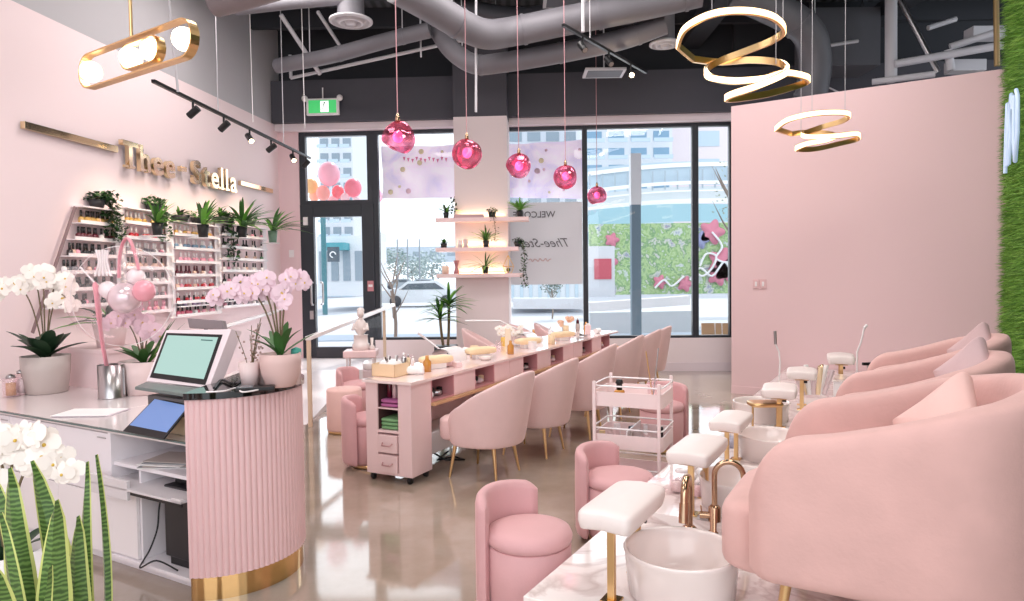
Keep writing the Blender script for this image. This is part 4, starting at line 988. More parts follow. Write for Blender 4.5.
for r in range(4):
    a, b = edges[r]+.03, edges[r+1]-.03
    t = thing('polish_rack', 'white stepped wall rack of nail polish, %s along from the reception end' % names[r], 'rack', group=None); t.matrix_world = LWM
    for k, z in enumerate(zs):
        z += shift[r]; ext = (6-k)*.085 if r == 0 else 0
        lo, hi = a - ext, b
        if r == 0 and k < 1: lo = a + .4
        MB().box((.0, lo, z-.012), (.11, hi, z)).box((.1, lo, z), (.106, hi, z+.025)).build('ledge', RACKW, parent=t)
        n = (14, 10, 10, 9)[r]
        capc = 'black' if r in (0, 3) else rg.choice(['white', 'black', 'white', pal[r][k]])
        for i in range(n):
            if rg.random() < .10: continue
            bc = pal[r][k] if rg.random() < .75 else rg.choice(['white', 'nude', 'pink'])
            key = (bc, capc)
            y = lo + .04 + (hi-lo-.08)*(i+.5)/n*(.93 if i % 2 else 1)
            p = LWM @ Vector((.06, y, z+.0005))
            lab = '%s nail polish on the %s ledge of the %s rack from reception' % (bc, rownames[k] + (' lowest' if k == 0 else ''), names[r])
            lab = lab.replace('bottom lowest', 'lowest')
            if key not in proto: o = bottle_mesh(*key); proto[key] = o
            else: o = proto[key].copy(); COL.objects.link(o)
            o.location = p; tag(o, lab, 'nail polish', '%s polishes, %s ledge, %s rack' % (bc, rownames[k], names[r])); cnt += 1
    sd = MB(); e0 = .58 if r == 0 else 0
    sd.bar((.055, a - e0*1.0, zs[0]-.05+shift[r]) if r == 0 else (.055, a-.01, zs[0]-.02+shift[r]), (.055, a-.01, zs[-1]+.15+shift[r]), .03 if r == 0 else .1, .012, up=(1, 0, 0)); sd.build('side_panel', RACKW if r else mat('taupe_frame', '8c7375', .4), parent=t)
    MB().bar((.055, b+.005, zs[0]-.02+shift[r]), (.055, b+.005, zs[-1]+.15+shift[r]), .1, .012, up=(1, 0, 0)).build('side_panel', RACKW, parent=t)
    tb_ = MB().box((0, a, zs[-1]+.15+shift[r]), (.13, b, zs[-1]+.165+shift[r])).build('top_shelf', RACKW, parent=t)
# little shelves under the racks
for (xa, xb, yy_, lab) in ((172, 206, 305, 'short white ledge of small jars under the third polish rack'), (206, 232, 301, 'short white ledge of dark bottles under the fourth polish rack')):
    a, z = lwp(xa, yy_); b, _ = lwp(xb, yy_); t = thing('small_ledge', lab, 'shelf'); t.matrix_world = LWM
    z = lwp((xa+xb)/2, yy_)[1]; MB().box((0, a, z-.015), (.12, b, z)).build('board', RACKW, parent=t, bevel=.002)
    for i in range(7):
        bc = rg.choice(['lilac', 'white', 'nude', 'grey'] if xa < 200 else ['black', 'grey', 'white']); key = (bc, 'black'); 
        if key not in proto: o = bottle_mesh(*key); proto[key] = o
        else: o = proto[key].copy(); COL.objects.link(o)
        o.location = LWM @ Vector((.06, a+.06+(b-a-.12)*i/6, z+.0005)); tag(o, '%s bottle with black cap on the %s' % (bc, lab[:45].rsplit(' ', 1)[0] if False else ('short ledge under the third rack' if xa < 200 else 'short ledge under the fourth rack')), 'bottle', 'bottles on short ledge %s' % xa)
# rack-top plants
topz = zs[-1] + .165
def topp(px, r): return LWM @ Vector((.08, lwp(px, 215)[0], topz+shift[r]))
def LWd(px, py, x=.14):        # point near the wall under sight line
    y, z = lwp(px, py); return LWM @ Vector((x, y, z))
k = trailing('trailing_ivy', 'long trailing dark ivy hanging from the first polish rack', topp(90, 0), .08, 0, dense=90)
p0 = Vector(k[0].location); vine(k, [Vector((0, 0, .1)), LWd(97, 196)-p0, LWd(100, 208)-p0, LWd(99, 222)-p0, LWd(102, 238)-p0], 9, .06, .085); vine(k, [Vector((0, 0, .1)), LWd(96, 200)-p0, LWd(103, 215)-p0, LWd(110, 228)-p0, LWd(108, 240)-p0], 5, .05, .05); endvine(k)
spiky('spiky_plant', 'spiky green plant in black pot hanging before the second polish rack', LWd(135, 236, .27), .33, 30, r=.06, ph=.14, wid=.035, face=0, bracket=.16)
k = trailing('bushy_plant', 'bushy pale green plant on top of the second polish rack', topp(147, 1), .09, 0, dense=160, mt=LEAF); p0 = Vector(k[0].location); vine(k, [Vector((.0, 0, .1)), LWd(152, 212)-p0, LWd(153, 225)-p0, LWd(154, 240)-p0], 7, .06, .08); endvine(k)
spiky('leafy_bowl', 'small dark plant in a black bowl on the third polish rack', topp(173, 2), .16, 22, r=.12, ph=.07, mt=LEAFD, wid=.03, face=0)
spiky('spiky_plant', 'spiky green plant in black pot hanging before the third polish rack', LWd(183, 238, .27), .42, 30, r=.07, ph=.16, wid=.045, face=0, bracket=.16)
k = trailing('round_plant', 'loose yellow green plant at the end of the third polish rack', topp(192, 2), .09, 0, dense=110, mt=LEAFL); endvine(k)
spiky('leafy_bowl', 'small dark plant in a black bowl on the fourth polish rack', topp(215, 3), .2, 22, r=.12, ph=.07, mt=LEAFD, wid=.035, face=0)
k = trailing('trailing_ivy', 'trailing ivy strand hanging down the middle of the fourth polish rack', topp(222, 3), .09, 0, dense=90); p0 = Vector(k[0].location); vine(k, [Vector((.0, 0, .1)), LWd(222, 222)-p0, LWd(222, 240)-p0, LWd(224, 260)-p0], 7, .08, .1); endvine(k)
spiky('spiky_plant', 'spiky bright green plant in black pot before the fourth polish rack', LWd(224, 238, .27), .5, 30, r=.07, ph=.16, wid=.05, face=0, bracket=.16)
k = trailing('round_plant', 'small loose plant at the window end of the fourth polish rack', topp(244, 3), .09, 0, dense=90, mt=LEAF); endvine(k)
spiky('spiky_plant', 'spiky plant in grey green pot at the window end of the racks', LWd(256, 243, .27), .5, 26, pot=mat('sage_pot', '6f8f7c', .5), r=.07, ph=.18, wid=.05, face=0, bracket=.16)
# ================================================================== COLUMN SHELVES
CF = -.6                                   # column front in wall space
def colp(px, py, y=CF-.12):                 # point under sight line on plane wall-local y
    d = ray(px, py); inv = WM.inverted(); o0 = inv @ Vector((0, 0, CH)); dd = inv.to_3x3() @ d; t = (y - o0.y)/dd.y; return o0 + dd*t
for i, (x0, x1, yy, lab) in enumerate(((437, 529, 220, 'top pale pink floating shelf on the column, carrying a flat box'), (437, 519, 249.5, 'middle pale pink floating shelf on the column, with a glowing underside'), (438, 524, 275.5, 'lowest pale pink floating shelf on the column above the tall dracaena'))):
    a = colp(x0, yy, CF-.11); b = colp(x1, yy, CF-.11); t = thing('floating_shelf', lab, 'shelf'); t.matrix_world = WM
    z = (a.z + b.z)/2
    MB().box((a.x, CF-.24, z-.03), (b.x, CF-.0, z+.03)).build('board', PINKL, parent=t, bevel=.003)
    if i: pass
    MB().box((CU0+.03, CF-.02, z+.031), (CU1-.03, CF-.004, z+.04)).build('led_strip', mat('shelf_glow_%d' % i, 'ffe0b0', .4, emit='ffcf8c', es=6), parent=t)
    li = bpy.data.lights.new('shelf_light', 'AREA'); li.shape = 'RECTANGLE'; li.size = .7; li.size_y = .02; li.energy = 2.2; li.color = (1, .72, .4)
    lo_ = bpy.data.objects.new('shelf_light', li); COL.objects.link(lo_); lo_.matrix_world = WM @ T(((CU0+CU1)/2, CF-.03, z+.05)) @ RX(radians(-160))
    globals()['SZ%d' % i] = z + .03
def on(i, px): p = colp(px, 240, CF-.13); return WM @ Vector((p.x, CF-.13, globals()['SZ%d' % i]+.001))
spiky('spiky_plant', 'small blue green spiky plant in black pot on the top column shelf, window side', on(0, 446.5), .22, 20, r=.045, ph=.09, wid=.03, mt=LEAFD)
k = thing('twig_vase', 'thin white vine ornament standing on the top column shelf', 'ornament', on(0, 454)); s = MB()
s.tube(smooth([(0,0,0), (.02,0,.12), (-.02,0,.22), (.02,0,.33)]), .006, 6)
for q in range(12): s.ball((rg.uniform(-.05, .05), rg.uniform(-.03, .03), .08+.02*q), .016, 6, 4, 1)
s.build('stem', [STEM, LEAFD], parent=k)
o = MB().box((-.25, -.07, 0), (.2, .07, .05)).build('flat_box', mat('dusty_rose_box', 'caa6a8', .5), loc=on(0, 471), bevel=.004); tag(o, 'flat dusty rose box lying on the top column shelf', 'box')
k = trailing('trailing_plant', 'round trailing plant spilling off the top column shelf', on(0, 492.5), .06, 0, dense=120, ph=.09); p0 = Vector(k[0].location); vine(k, [Vector((0, -.05, .1)), Vector((.02, -.13, .0)), Vector((.05, -.14, -.2)), Vector((.03, -.14, -.36))], 3, .035, .05); endvine(k)
spiky('spiky_plant', 'bright spiky plant in black pot at the poster end of the top column shelf', on(0, 520), .26, 26, r=.05, ph=.1, wid=.03, mt=LEAFL, face=-pi/2)
spiky('spiky_plant', 'tiny round green plant on the middle column shelf', on(1, 443.7), .1, 22, r=.055, ph=.07, wid=.03, face=-pi/2)
for q, (px, h) in enumerate(((460, .11), (465.5, .13))):
    o = MB().lathe([(0, 0), (.035, 0), (.035, h), (.03, h), (.03, .01), (0, .01)], 18).build('candle_holder', [CERAM, POTP][q], loc=on(1, px)); tag(o, ['short white candle holder on the middle column shelf', 'taller blush candle holder on the middle column shelf'][q], 'candle holder')
spiky('spiky_plant', 'spiky plant in black pot at the centre of the middle column shelf', on(1, 486), .3, 30, r=.05, ph=.1, wid=.022, face=-pi/2)
p = on(1, 518); k = trailing('trailing_ivy', 'long dark ivy trailing off the end of the middle column shelf before the poster', p, .06, 0, dense=110); p0 = Vector(k[0].location)
vine(k, [Vector((0, 0, .1)), Vector((.07, -.1, .02)), Vector((.09, -.12, -.2)), Vector((.07, -.12, -.38)), Vector((.1, -.12, -.6))], 8, .045, .05); endvine(k)
o = MB().lathe([(0, 0), (.05, 0), (.055, .1), (.045, .12), (0, .12)], 20).build('cream_jar', mat('cream_jar', 'ecd2bf', .5), loc=on(2, 445)); tag(o, 'short cream jar on the lowest column shelf', 'jar')
o = MB().lathe([(0, 0), (.045, 0), (.04, .03), (.02, .09), (.035, .16), (.045, .2), (.03, .2), (0, .17)], 20).build('rose_vase', mat('deep_rose_glaze', 'b4787c', .3), loc=on(2, 456)); tag(o, 'waisted deep rose vase on the lowest column shelf', 'vase')
spiky('spiky_plant', 'wide spiky plant in black pot at the centre of the lowest column shelf', on(2, 485), .34, 30, r=.05, ph=.1, wid=.022, spread=1.25, face=-pi/2)
te = thing('wire_terrarium', 'gold teardrop wire terrarium on the lowest column shelf', 'ornament', on(2, 508)); s = MB()
v = [(0, 0, .27), (.08, 0, .1), (0, .06, .1), (-.08, 0, .1), (0, -.06, .1), (.045, 0, 0), (0, .035, 0), (-.045, 0, 0), (0, -.035, 0)]
for a, b in [(0,1),(0,2),(0,3),(0,4),(1,2),(2,3),(3,4),(4,1),(1,5),(2,6),(3,7),(4,8),(5,6),(6,7),(7,8),(8,5)]: s.tube([v[a], v[b]], .006, 5)
s.build('wire_frame', GOLD, parent=te); MB().ball((0, 0, .05), .03, 10, 8).build('air_plant', LEAF, parent=te)
# dracaena
dp = D(446, 345, 9.85); dr = thing('dracaena', 'tall dracaena with two leafy heads in a charcoal planter before the window', 'plant', (dp.x, 9.85, 0))
MB().box((-.16, -.13, 0), (.16, .13, .56)).build('planter', mat('charcoal_planter', '45474c', .5), parent=dr, bevel=.01)
for k, (px, py, s_) in enumerate(((449, 305, .36), (440, 318, .30))):
    tip = D(px, py, 9.85) - Vector(dr.location); MB().tube(smooth([(tip.x*.5, 0, .55), (tip.x*.8, 0, .75), tip], 5), .02, 8).build('trunk', STEM, parent=dr)
    mb = MB(); rg2 = random.Random(k)
    for q in range(34):
        u = rg2.random(); blade(mb, tip + Vector((0, 0, -.05+.1*(1-u))), rg2.uniform(0, 6.3), s_*rg2.uniform(.8, 1.1), .045, .2+1.2*u, .2+.6*u, m=q % 2, tipw=.05)
    mb.build('leaves', [LEAF, LEAFL], parent=dr)

# ================================================================== TABLETOP
def tt(x, y, z=0): return TM @ Vector((x, y, TZ + .0005 + z))
def ttp(px, py):
    v = TM.inverted() @ G(px, py, TZ + .0005); return TM @ Vector((min(max(v.x, .06), TL-.1), min(max(v.y, .05), .54), TZ + .0005))
cr = thing('tool_organiser', 'cream desk organiser full of manicure tools on the end cabinet', 'organiser', ttp(390, 376)+Vector((0, .04, 0)), TA)
og = MB(); og.box((-.1, -.11, 0), (.1, .11, .006)).box((-.1, -.11, 0), (-.094, .11, .1)).box((.094, -.11, 0), (.1, .11, .1)).box((-.1, -.11, 0), (.1, -.104, .1)).box((-.1, .104, 0), (.1, .11, .1)); og.build('tray_box', mat('cream_box', 'f0d3ad', .5), parent=cr)
rg = random.Random(31)
for k in range(9):
    a = rg.uniform(0, 6.3); x, y = rg.uniform(-.07, .07), rg.uniform(-.08, .08); MB().tube([(x, y, .01), (x+.03*cos(a), y+.03*sin(a), rg.uniform(.12, .17))], rg.choice((.005, .008)), 6).build('tool', [BLACK, WHITE, STEEL, PAPER][k % 4], parent=cr)
MB().sq((0, .0, .08), (.08, .09, .05), .8, .8).build('tissue', PAPER, parent=cr)
for k, (px, py, h, r, mt_, lab) in enumerate(((404, 374, .17, .022, STEEL, 'tall steel bottle just behind the cream tool organiser'), (408.5, 373, .15, .018, TOWEL, 'slim cream bottle behind the cream tool organiser'), (413, 369, .11, .014, WHITE, 'thin white candle stick on the bar by the first hand rest'),
        (554, 329, .16, .022, BMAT['burgundy'], 'dark red bottle on the bar before the window, shorter of two'), (560.5, 328, .18, .022, BMAT['burgundy'], 'dark red bottle on the bar before the window, taller of two'),
        (573, 324, .12, .03, POTB, 'stone coloured cup on the manicure bar below the window'), (508, 352, .24, .03, mat('cream_tower', 'f4e2c8', .4), 'tall cream square dispenser on the bar between the hand rests'), (499, 345, .14, .03, CERAM, 'white pump bottle on the bar behind the tall cream dispenser'),
        (588, 334, .12, .035, PINKL, 'pink square tissue box at the far end of the manicure bar'), (530, 340, .1, .03, POTP, 'blush pot of blossoms on the bar beyond the dispenser'), (545, 336, .13, .018, WHITE, 'white lotion bottle on the bar near the third hand rest'))):
    t = thing('bottle' if h > .12 else 'pot', lab, 'bottle' if h > .12 else 'pot', ttp(px, py))
    if 'square' in lab: MB().box((-r, -r, 0), (r, r, h)).build('body', mt_, parent=t, bevel=.004); MB().box((-r*.6, -r*.3, h), (r*.6, r*.3, h+.02)).build('tip', PAPER, parent=t)
    else:
        MB().lathe([(0, 0), (r, 0), (r, h*.75), (r*.5, h*.85), (0, h*.85)], 16).build('body', mt_, parent=t); MB().lathe([(0, h*.85), (r*.45, h*.85), (r*.4, h), (0, h)], 12).build('cap', STEEL if k % 2 else WHITE, parent=t)
HR = mat('cream_hand_rest', 'f6dcb4', .6, bump=.15, bs=60)
for k, (px, py, L, lab) in enumerate(((439, 366, .26, 'cream padded hand rest nearest the tool organiser'), (484, 356, .27, 'cream padded hand rest, second along the bar'), (531, 345.5, .27, 'cream padded hand rest, third along the bar'), (566, 338, .27, 'cream padded hand rest, fourth along the bar'))):
    t = thing('hand_rest', lab, 'hand rest', ttp(px, py+3) + Vector((-.03, .06, 0)), TA-.5)
    MB().sq((0, 0, .075), (L/2+.02, .065, .035), .6, .4, 32, 12).build('pad', HR, parent=t); MB().box((-.08, -.04, 0), (.08, .04, .05)).build('base', WHITE, parent=t, bevel=.004)
for k, (x, y, lab) in enumerate(((1.2, .42, 'white arched nail lamp beside the first hand rest'), (2.9, .45, 'white arched nail lamp halfway along the bar'))):
    t = thing('nail_lamp', lab, 'lamp', tt(x, y), TA); mb = MB()
    rows = []
    for i in range(13):
        a = pi*i/12; rows.append([(xx, (.13-.01*abs(xx)*6)*cos(a), .125*sin(a)) for xx in (-.13, -.06, 0, .06, .13)])
    mb.grid(rows); mb.grid([[(p[0]*.94, p[1]*.9, p[2]*.88) for p in r] for r in rows][::-1]); mb.build('cover', WHITE, parent=t); MB().box((-.13, -.12, 0), (.13, .12, .008)).build('base_plate', PINKL, parent=t)
t = thing('pink_cloth', 'pink cloth heap draped by the second hand rest', 'cloth', tt(.85, .3), TA); MB().sq((0, 0, .03), (.16, .12, .04), .7, .8, fn=lambda q: (q[0], q[1], q[2]*(1+.3*sin(q[0]*40)))).build('folds', PINKL, parent=t)
for k, (b0, j, e, lab) in enumerate((((436, 357), (425, 338), (418, 333), 'slim white desk lamp arm rising beside the first nail lamp'), ((506, 338), (500, 321), (465, 321), 'slim white arm lamp stretched over the bar before the column'))):
    P = ttp(*b0); t = thing('arm_lamp', lab, 'lamp', P); a = D(j[0], j[1], P.y)-P; b = D(e[0], e[1], P.y-.05)-P
    MB().lathe([(0, 0), (.05, 0), (.05, .012), (0, .015)], 20).build('base', WHITE, parent=t); MB().tube([(0, 0, .01), a], .009, 8).build('lower_arm', WHITE, parent=t); MB().tube([a, b], .012 if k == 0 else .014, 8).build('lamp_head', WHITE, parent=t)
# flowers
for k, (px, py, potm, lab) in enumerate(((482, 345, mat('yellow_glass', 'efc660', .2, coat=.4), 'white blossoms in a small yellow glass jar on the bar'), (494, 343, POTP, 'cream blossoms in a blush jar beside the yellow jar'), (531, 332, POTB, 'peach blossoms in a grey pot on the far half of the bar'))):
    t = thing('flower_jar', lab, 'flowers', ttp(px, py)); MB().lathe([(0, 0), (.04, 0), (.045, .09), (.035, .1), (0, .1)], 16).build('jar', potm, parent=t); fl_ = MB()
    for q in range(9): orchid_flower(fl_, (rg.uniform(-.09, .09), rg.uniform(-.05, .05), rg.uniform(.1, .2)), .035, (rg.uniform(-.5, .5), -1, .3), rg)
    fl_.build('blossoms', [PETW if k != 2 else mat('peach_petal', 'f2c4a8', .5), PETY], parent=t)
# mid-far clutter on the bar
KL = ['small white towel roll', 'amber glass dropper bottle', 'clear acrylic brush cup', 'pink file block', 'white swatch box', 'silver dust brush', 'low white dish', 'cream cotton tub']
wh = ['beside the tool organiser', 'behind the second hand rest', 'past the tall cream dispenser', 'near the dark red bottles', 'at the far end of the bar']
for k in range(26):
    x = .35 + k*.17; y = [.12, .34, .5][k % 3] if x > .6 else .2; t_ = k % 8; M_ = [PAPER, AMBER, GLASSB, PINKL, WHITE, STEEL, CERAM, TOWEL][t_]
    mb = MB(); mb.M = Matrix.Scale(1.35, 4)
    if t_ == 0: mb.tube([(-.05, 0, .025), (.05, 0, .025)], .025, 12)
    elif t_ in (1, 2, 7): mb.lathe([(0, 0), (.025, 0), (.025, .06), (.012, .075), (.01, .1), (0, .1)] if t_ == 1 else [(0, 0), (.03, 0), (.03, .08), (.026, .08), (.026, .01), (0, .01)], 14)
    elif t_ == 5: mb.tube([(-.06, 0, .01), (.0, 0, .012), (.05, 0, .015)], [.006, .008, .014], 8)
    elif t_ == 6: mb.lathe([(0, 0), (.03, 0), (.05, .025), (.045, .025), (.03, .006), (0, .006)], 18)
    else: mb.box((-.035, -.02, 0), (.035, .02, .03 if t_ == 3 else .06))
    o = mb.build(['towel_roll', 'dropper_bottle', 'brush_cup', 'file_block', 'swatch_box', 'dust_brush', 'dish', 'cotton_tub'][t_], M_, loc=tt(x, y), rz=k*.7, bevel=.002 if t_ in (3, 4) else 0)
    tag(o, KL[t_] + ' on the manicure bar ' + wh[min(4, int(x))], 'salon item')
# cubby contents
ci = 0
for typ, x0, x1 in mods:
    if typ != 'o': continue
    for q in range(4):
        xx = x0 + .06 + (x1-x0-.1)*q/3.4; mb = MB(); nm = ['hand_towel', 'hair_dryer', 'tool_pouch', 'polish_tin'][q]
        if q == 1: mb.ball((0, 0, .05), (.035, .05, .035), 14, 10).tube([(0, 0, .05), (.03, 0, .0)], .012)
        elif q == 0: mb.sq((0, 0, .03), (.04, .07, .03), .6, .5)
        elif q == 2: mb.sq((0, 0, .025), (.035, .06, .025), .8, .6)
        else: mb.lathe([(0, 0), (.025, 0), (.025, .06), (0, .065)], 12)
        o = mb.build(nm, [[PAPER, PINKL][ci % 2], BLACK, [STEEL, LINEN][ci % 2], [BLACK, TOWEL][ci % 2]][q], loc=TM @ Vector((xx, .1, TZ-.183)), rz=TA+.3*q)
        tag(o, {'hand_towel': 'folded cloth', 'hair_dryer': 'rounded black device', 'tool_pouch': 'soft tool pouch', 'polish_tin': 'small round tin'}[nm] + ' in the %s open cubby from the end cabinet' % ['first', 'second', 'third', 'fourth', 'fifth', 'sixth'][ci], 'salon item')
    ci += 1
for k, (z, mt_, h, lab) in enumerate(((.397, mat('green_towel', '7fae7c', .9, bump=.3, bs=200), .085, 'folded green towel in the end cabinet cubby'), (.567, mat('magenta_towel', 'b5679a', .9, bump=.3, bs=200), .06, 'folded magenta towel on the upper cubby shelf'))):
    mb = MB()
    for q in range(3 if k == 0 else 2): mb.sq((.13, .215, z + h/(3 if k == 0 else 2)*(q+.5)), (.115, .088, h/(6 if k == 0 else 4)), .4, .3)
    o = mb.build('folded_towel', mt_); o.matrix_world = TM; tag(o, lab, 'towel')
for k in range(3):
    o = MB().lathe([(0, 0), (.02, 0), (.02, .1), (.01, .12), (0, .12)], 12).build('small_bottle', [BRONZE, PINKL, BMAT['burgundy']][k], loc=TM @ Vector((.09, .16+.05*k, .63 if False else .629))); tag(o, ['bronze', 'pale pink', 'dark red'][k] + ' bottle standing on the magenta towel in the end cabinet', 'bottle')

# statue table
P = G(361, 362, .72 + .0); P = Vector(flooratZ(360, 8.05))
ta = thing('statue_table', 'small pink square table carrying a white statuette by the entrance', 'side table', P, .1)
MB().box((-.19, -.16, .62), (.19, .16, .70)).build('table_top', PINKL, parent=ta, bevel=.01)
for x in (-.15, .15):
    for y in (-.12, .12): MB().tube([(x, y, 0), (x, y, .62)], .012).build('leg', WHITE, parent=ta)
s = thing('white_statuette', 'white classical bust statuette on the small pink table', 'statuette', P + Vector((.0, 0, .701))); mb = MB()
mb.lathe([(0, 0), (.1, 0), (.1, .07), (.085, .08), (.08, .17), (.09, .18), (0, .18)], 20); mb.ball((0, 0, .27), (.075, .06, .1), 16, 12); mb.ball((0, 0, .35), (.035, .035, .05), 12, 8); mb.ball((.005, -.01, .43), (.042, .048, .056), 16, 12); mb.ball((0, .02, .46), (.045, .045, .04), 12, 8); mb.tube([(-.07, 0, .31), (-.09, -.02, .24), (-.04, -.06, .26)], .018, 8); mb.tube([(.07, 0, .31), (.09, -.03, .24), (.04, -.06, .24)], .018, 8); mb.ball((.005, -.058, .425), (.008, .012, .012), 6, 5)
mb.build('figure', CERAM, parent=s)
o = MB().lathe([(0, 0), (.03, 0), (.035, .03), (.015, .06), (.02, .14), (0, .14)], 14).build('white_candlestick', CERAM, loc=P+Vector((.13, 0, .701))); tag(o, 'small white candlestick beside the statuette', 'candlestick')
bn = thing('low_bench', 'grey white cushioned cube seat behind the little statue table', 'seat', flooratZ(379, 8.7), .2)
MB().box((-.22, -.2, .04), (.22, .2, .4)).build('body', LINEN, parent=bn, bevel=.02); MB().sq((0, 0, .44), (.22, .2, .05), .4, .3).build('cushion', WHITE, parent=bn)

# ================================================================== PENDANTS
def tocl(p): return Vector((p.x, p.y, CEIL))
ORB = mat('pink_mirror_glass', 'ef5a86', .06, .75, coat=.8)
def melt_mat():
    m, nt, b = nodemat('melted_pink_glass'); b.inputs['Base Color'].default_value = lin('cf7088'); b.inputs['Roughness'].default_value = .05; b.inputs['Metallic'].default_value = .7
    tr_ = n_(nt, 'ShaderNodeBsdfTransparent'); tr_.inputs[0].default_value = lin('ffc4d8'); mx = nt.nodes.new('ShaderNodeMixShader'); tc = nt.nodes.new('ShaderNodeTexCoord'); no = n_(nt, 'ShaderNodeTexNoise', Scale=7, Detail=1)
    nt.links.new(tc.outputs['Object'], no.inputs['Vector']); mr = nt.nodes.new('ShaderNodeMapRange'); mr.inputs[1].default_value = .4; mr.inputs[2].default_value = .6; mr.inputs[3].default_value = .1; mr.inputs[4].default_value = .72
    nt.links.new(no.outputs['Fac'], mr.inputs[0]); nt.links.new(mr.outputs[0], mx.inputs[0]); nt.links.new(tr_.outputs[0], mx.inputs[1]); nt.links.new(b.outputs[0], mx.inputs[2])
    nt.links.new(mx.outputs[0], nt.nodes['Material Output'].inputs[0]); return m
MELT = melt_mat(); HOT = mat('magenta_glow', 'ff8ac0', .4, emit='ff6fb0', es=3.5)
ol = ['closest to the camera and biggest', 'second in the line, before the column', 'third in the line, beyond the column', 'fourth in the line, before the second banner half', 'smallest and last in the line']
for i, (px, py, Y) in enumerate(((398, 138, 5.62), (467, 154, 6.43), (519, 167, 7.2), (565.5, 177, 7.98), (597, 196, 10.0))):
    P = D(px, py, Y); t = thing('orb_pendant', 'dented pink glass orb pendant, ' + ol[i], 'pendant lamp', P)
    rs = random.Random(i); ax = [(Vector((rs.gauss(0, 1), rs.gauss(0, 1), rs.gauss(0, 1))).normalized(), rs.uniform(.55, .8)) for _ in range(7)]
    def fn(d, ax=ax):
        q = 1; v = Vector(d)
        for a, lim in ax:
            s_ = v.dot(a)
            if s_ > lim: q -= (s_-lim)*.5
        return q
    MB().ball((0, 0, 0), .142, 40, 24, fn=fn).build('glass_shade', MELT, parent=t)
    MB().ball((0, 0, .01), (.045, .045, .05), 12, 8).build('bulb', HOT, parent=t)
    MB().lathe([(0, .12), (.02, .12), (.018, .17), (.006, .2), (0, .2)], 12).build('socket', BRONZE, parent=t)
    MB().tube([(0, 0, .19), (0, 0, CEIL-P.z)], .0045, 6).build('cord', mat('rose_cord_%d' % i, 'c7949a', .5), parent=t)
# stadium chandelier
A = D(91, 71, 3.42); B = D(184, 40, 2.98); zc = (A.z+B.z)/2; A.z = B.z = zc; cx_ = (A+B)/2; axis = (B-A).normalized()
sc_ = thing('stadium_pendant', 'gold stadium shaped pendant frame with four glowing globes above the desk', 'pendant lamp', cx_, atan2(axis.y, axis.x))
hl = (B-A).length/2
def stadium(hl, r, w, th, n=14):
    def loop(rad):
        return [(hl*1 + rad*cos(radians(a)), rad*sin(radians(a))) for a in [-90+180*k/n for k in range(n+1)]] + [(-hl + rad*cos(radians(a)), rad*sin(radians(a))) for a in [90+180*k/n for k in range(n+1)]]
    o, i_ = loop(r), loop(r-th); rows = [[(x, -w/2, z) for x, z in o], [(x, w/2, z) for x, z in o], [(x, w/2, z) for x, z in i_], [(x, -w/2, z) for x, z in i_], [(x, -w/2, z) for x, z in o]]
    return MB().grid(rows, close=True, sm=False)
stadium(hl, .085, .04, .008).build('outer_frame', GOLD, parent=sc_)
mb = stadium(.1, .06, .04, .007); mb.v = [(x+.07, y, z) for x, y, z in mb.v]; mb.build('inner_frame', GOLD, parent=sc_)
for x in (-hl, -.03, .15, hl): MB().ball((x, -.0, 0), .05, 20, 14).build('globe', BULB, parent=sc_)
MB().tube([(-.02, 0, .085), (-.02, 0, CEIL-zc)], .008).build('rod', GOLD, parent=sc_)
w2 = MB().tube([D(168, -12, 6.3), D(178, 92, 6.5)], .012); o = w2.build('suspension_rod', PIPE); tag(o, 'grey suspension rod carrying the track over the sign wall', 'rod')
# LED ribbons
def ribbon(name, label, pts, wires, w=.05, th=.022):
    P = smooth(pts, 10)[:-1]; n = len(P); t = thing(name, label, 'pendant lamp', P[0]); o0 = P[0]
    c = sum(P, Vector())/n; outr, inr = [], []
    for i, p in enumerate(P):
        d = (P[(i+1) % n] - P[i-1]).normalized(); up = Vector((0, 0, 1)); s = d.cross(up).normalized(); u2 = s.cross(d)
        outr.append([p-o0 + s*a + u2*b for a, b in ((-th/2, -w/2), (-th/2, w/2), (th/2, w/2), (th/2, -w/2))])
        inr.append([p-o0 + s*a + u2*b for a, b in ((th*.5, -w*.42), (th*.5, w*.42), (th*.72, w*.42), (th*.72, -w*.42))])
    outr.append(outr[0]); inr.append(inr[0])
    MB().grid(outr, close=True, sm=False).build('gold_band', GOLD, parent=t); 
    MB().grid([[r_[k] for k in range(4)] for r_ in inr], close=True, sm=False).build('light_strip', LEDW, parent=t)
    for (px, py, Y) in wires:
        q = D(px, py, Y)-o0; MB().tube([q, (q.x, q.y, CEIL-o0.z)], .003, 5).build('suspension_wire', PIPE, parent=t)
    return t
big = [(678,46,5.2),(686,28,5.0),(713,14,4.85),(746,11,4.85),(773,17,5.0),(784,30,5.2),(773,40,5.35),(749,50,5.45),(720,61,5.5),(707,69,5.4),(710,77,5.2),(733,81,5.05),(762,79,5.0),(784,73,5.15),(806,77,5.3),(806,82,5.4),(790,88,5.35),(762,95,5.25),(730,99,5.1),(731,95,5.0),(760,85,4.95),(786,72,5.1),(780,63,5.3),(753,60,5.45),(719,62,5.55),(692,59,5.4)]
ribbon('ring_chandelier', 'large looping gold ribbon chandelier with glowing inner edge', [D(*p) for p in big], [(712, 14, 4.86), (783, 30, 5.2), (776, 64, 5.3)])
sm_ = [(776,129,7.0),(788,120,6.8),(812,114,6.7),(838,112.5,6.7),(849,115,6.9),(842,121,7.0),(822,127,7.1),(803,134,7.1),(812,137,6.95),(835,136,6.85),(856,134,6.95),(857,139,7.05),(838,144,7.05),(815,149,7.0),(797,149,6.85),(806,144,6.8),(826,140,6.85),(834,135,7.0),(812,132,7.15),(790,134,7.15)]
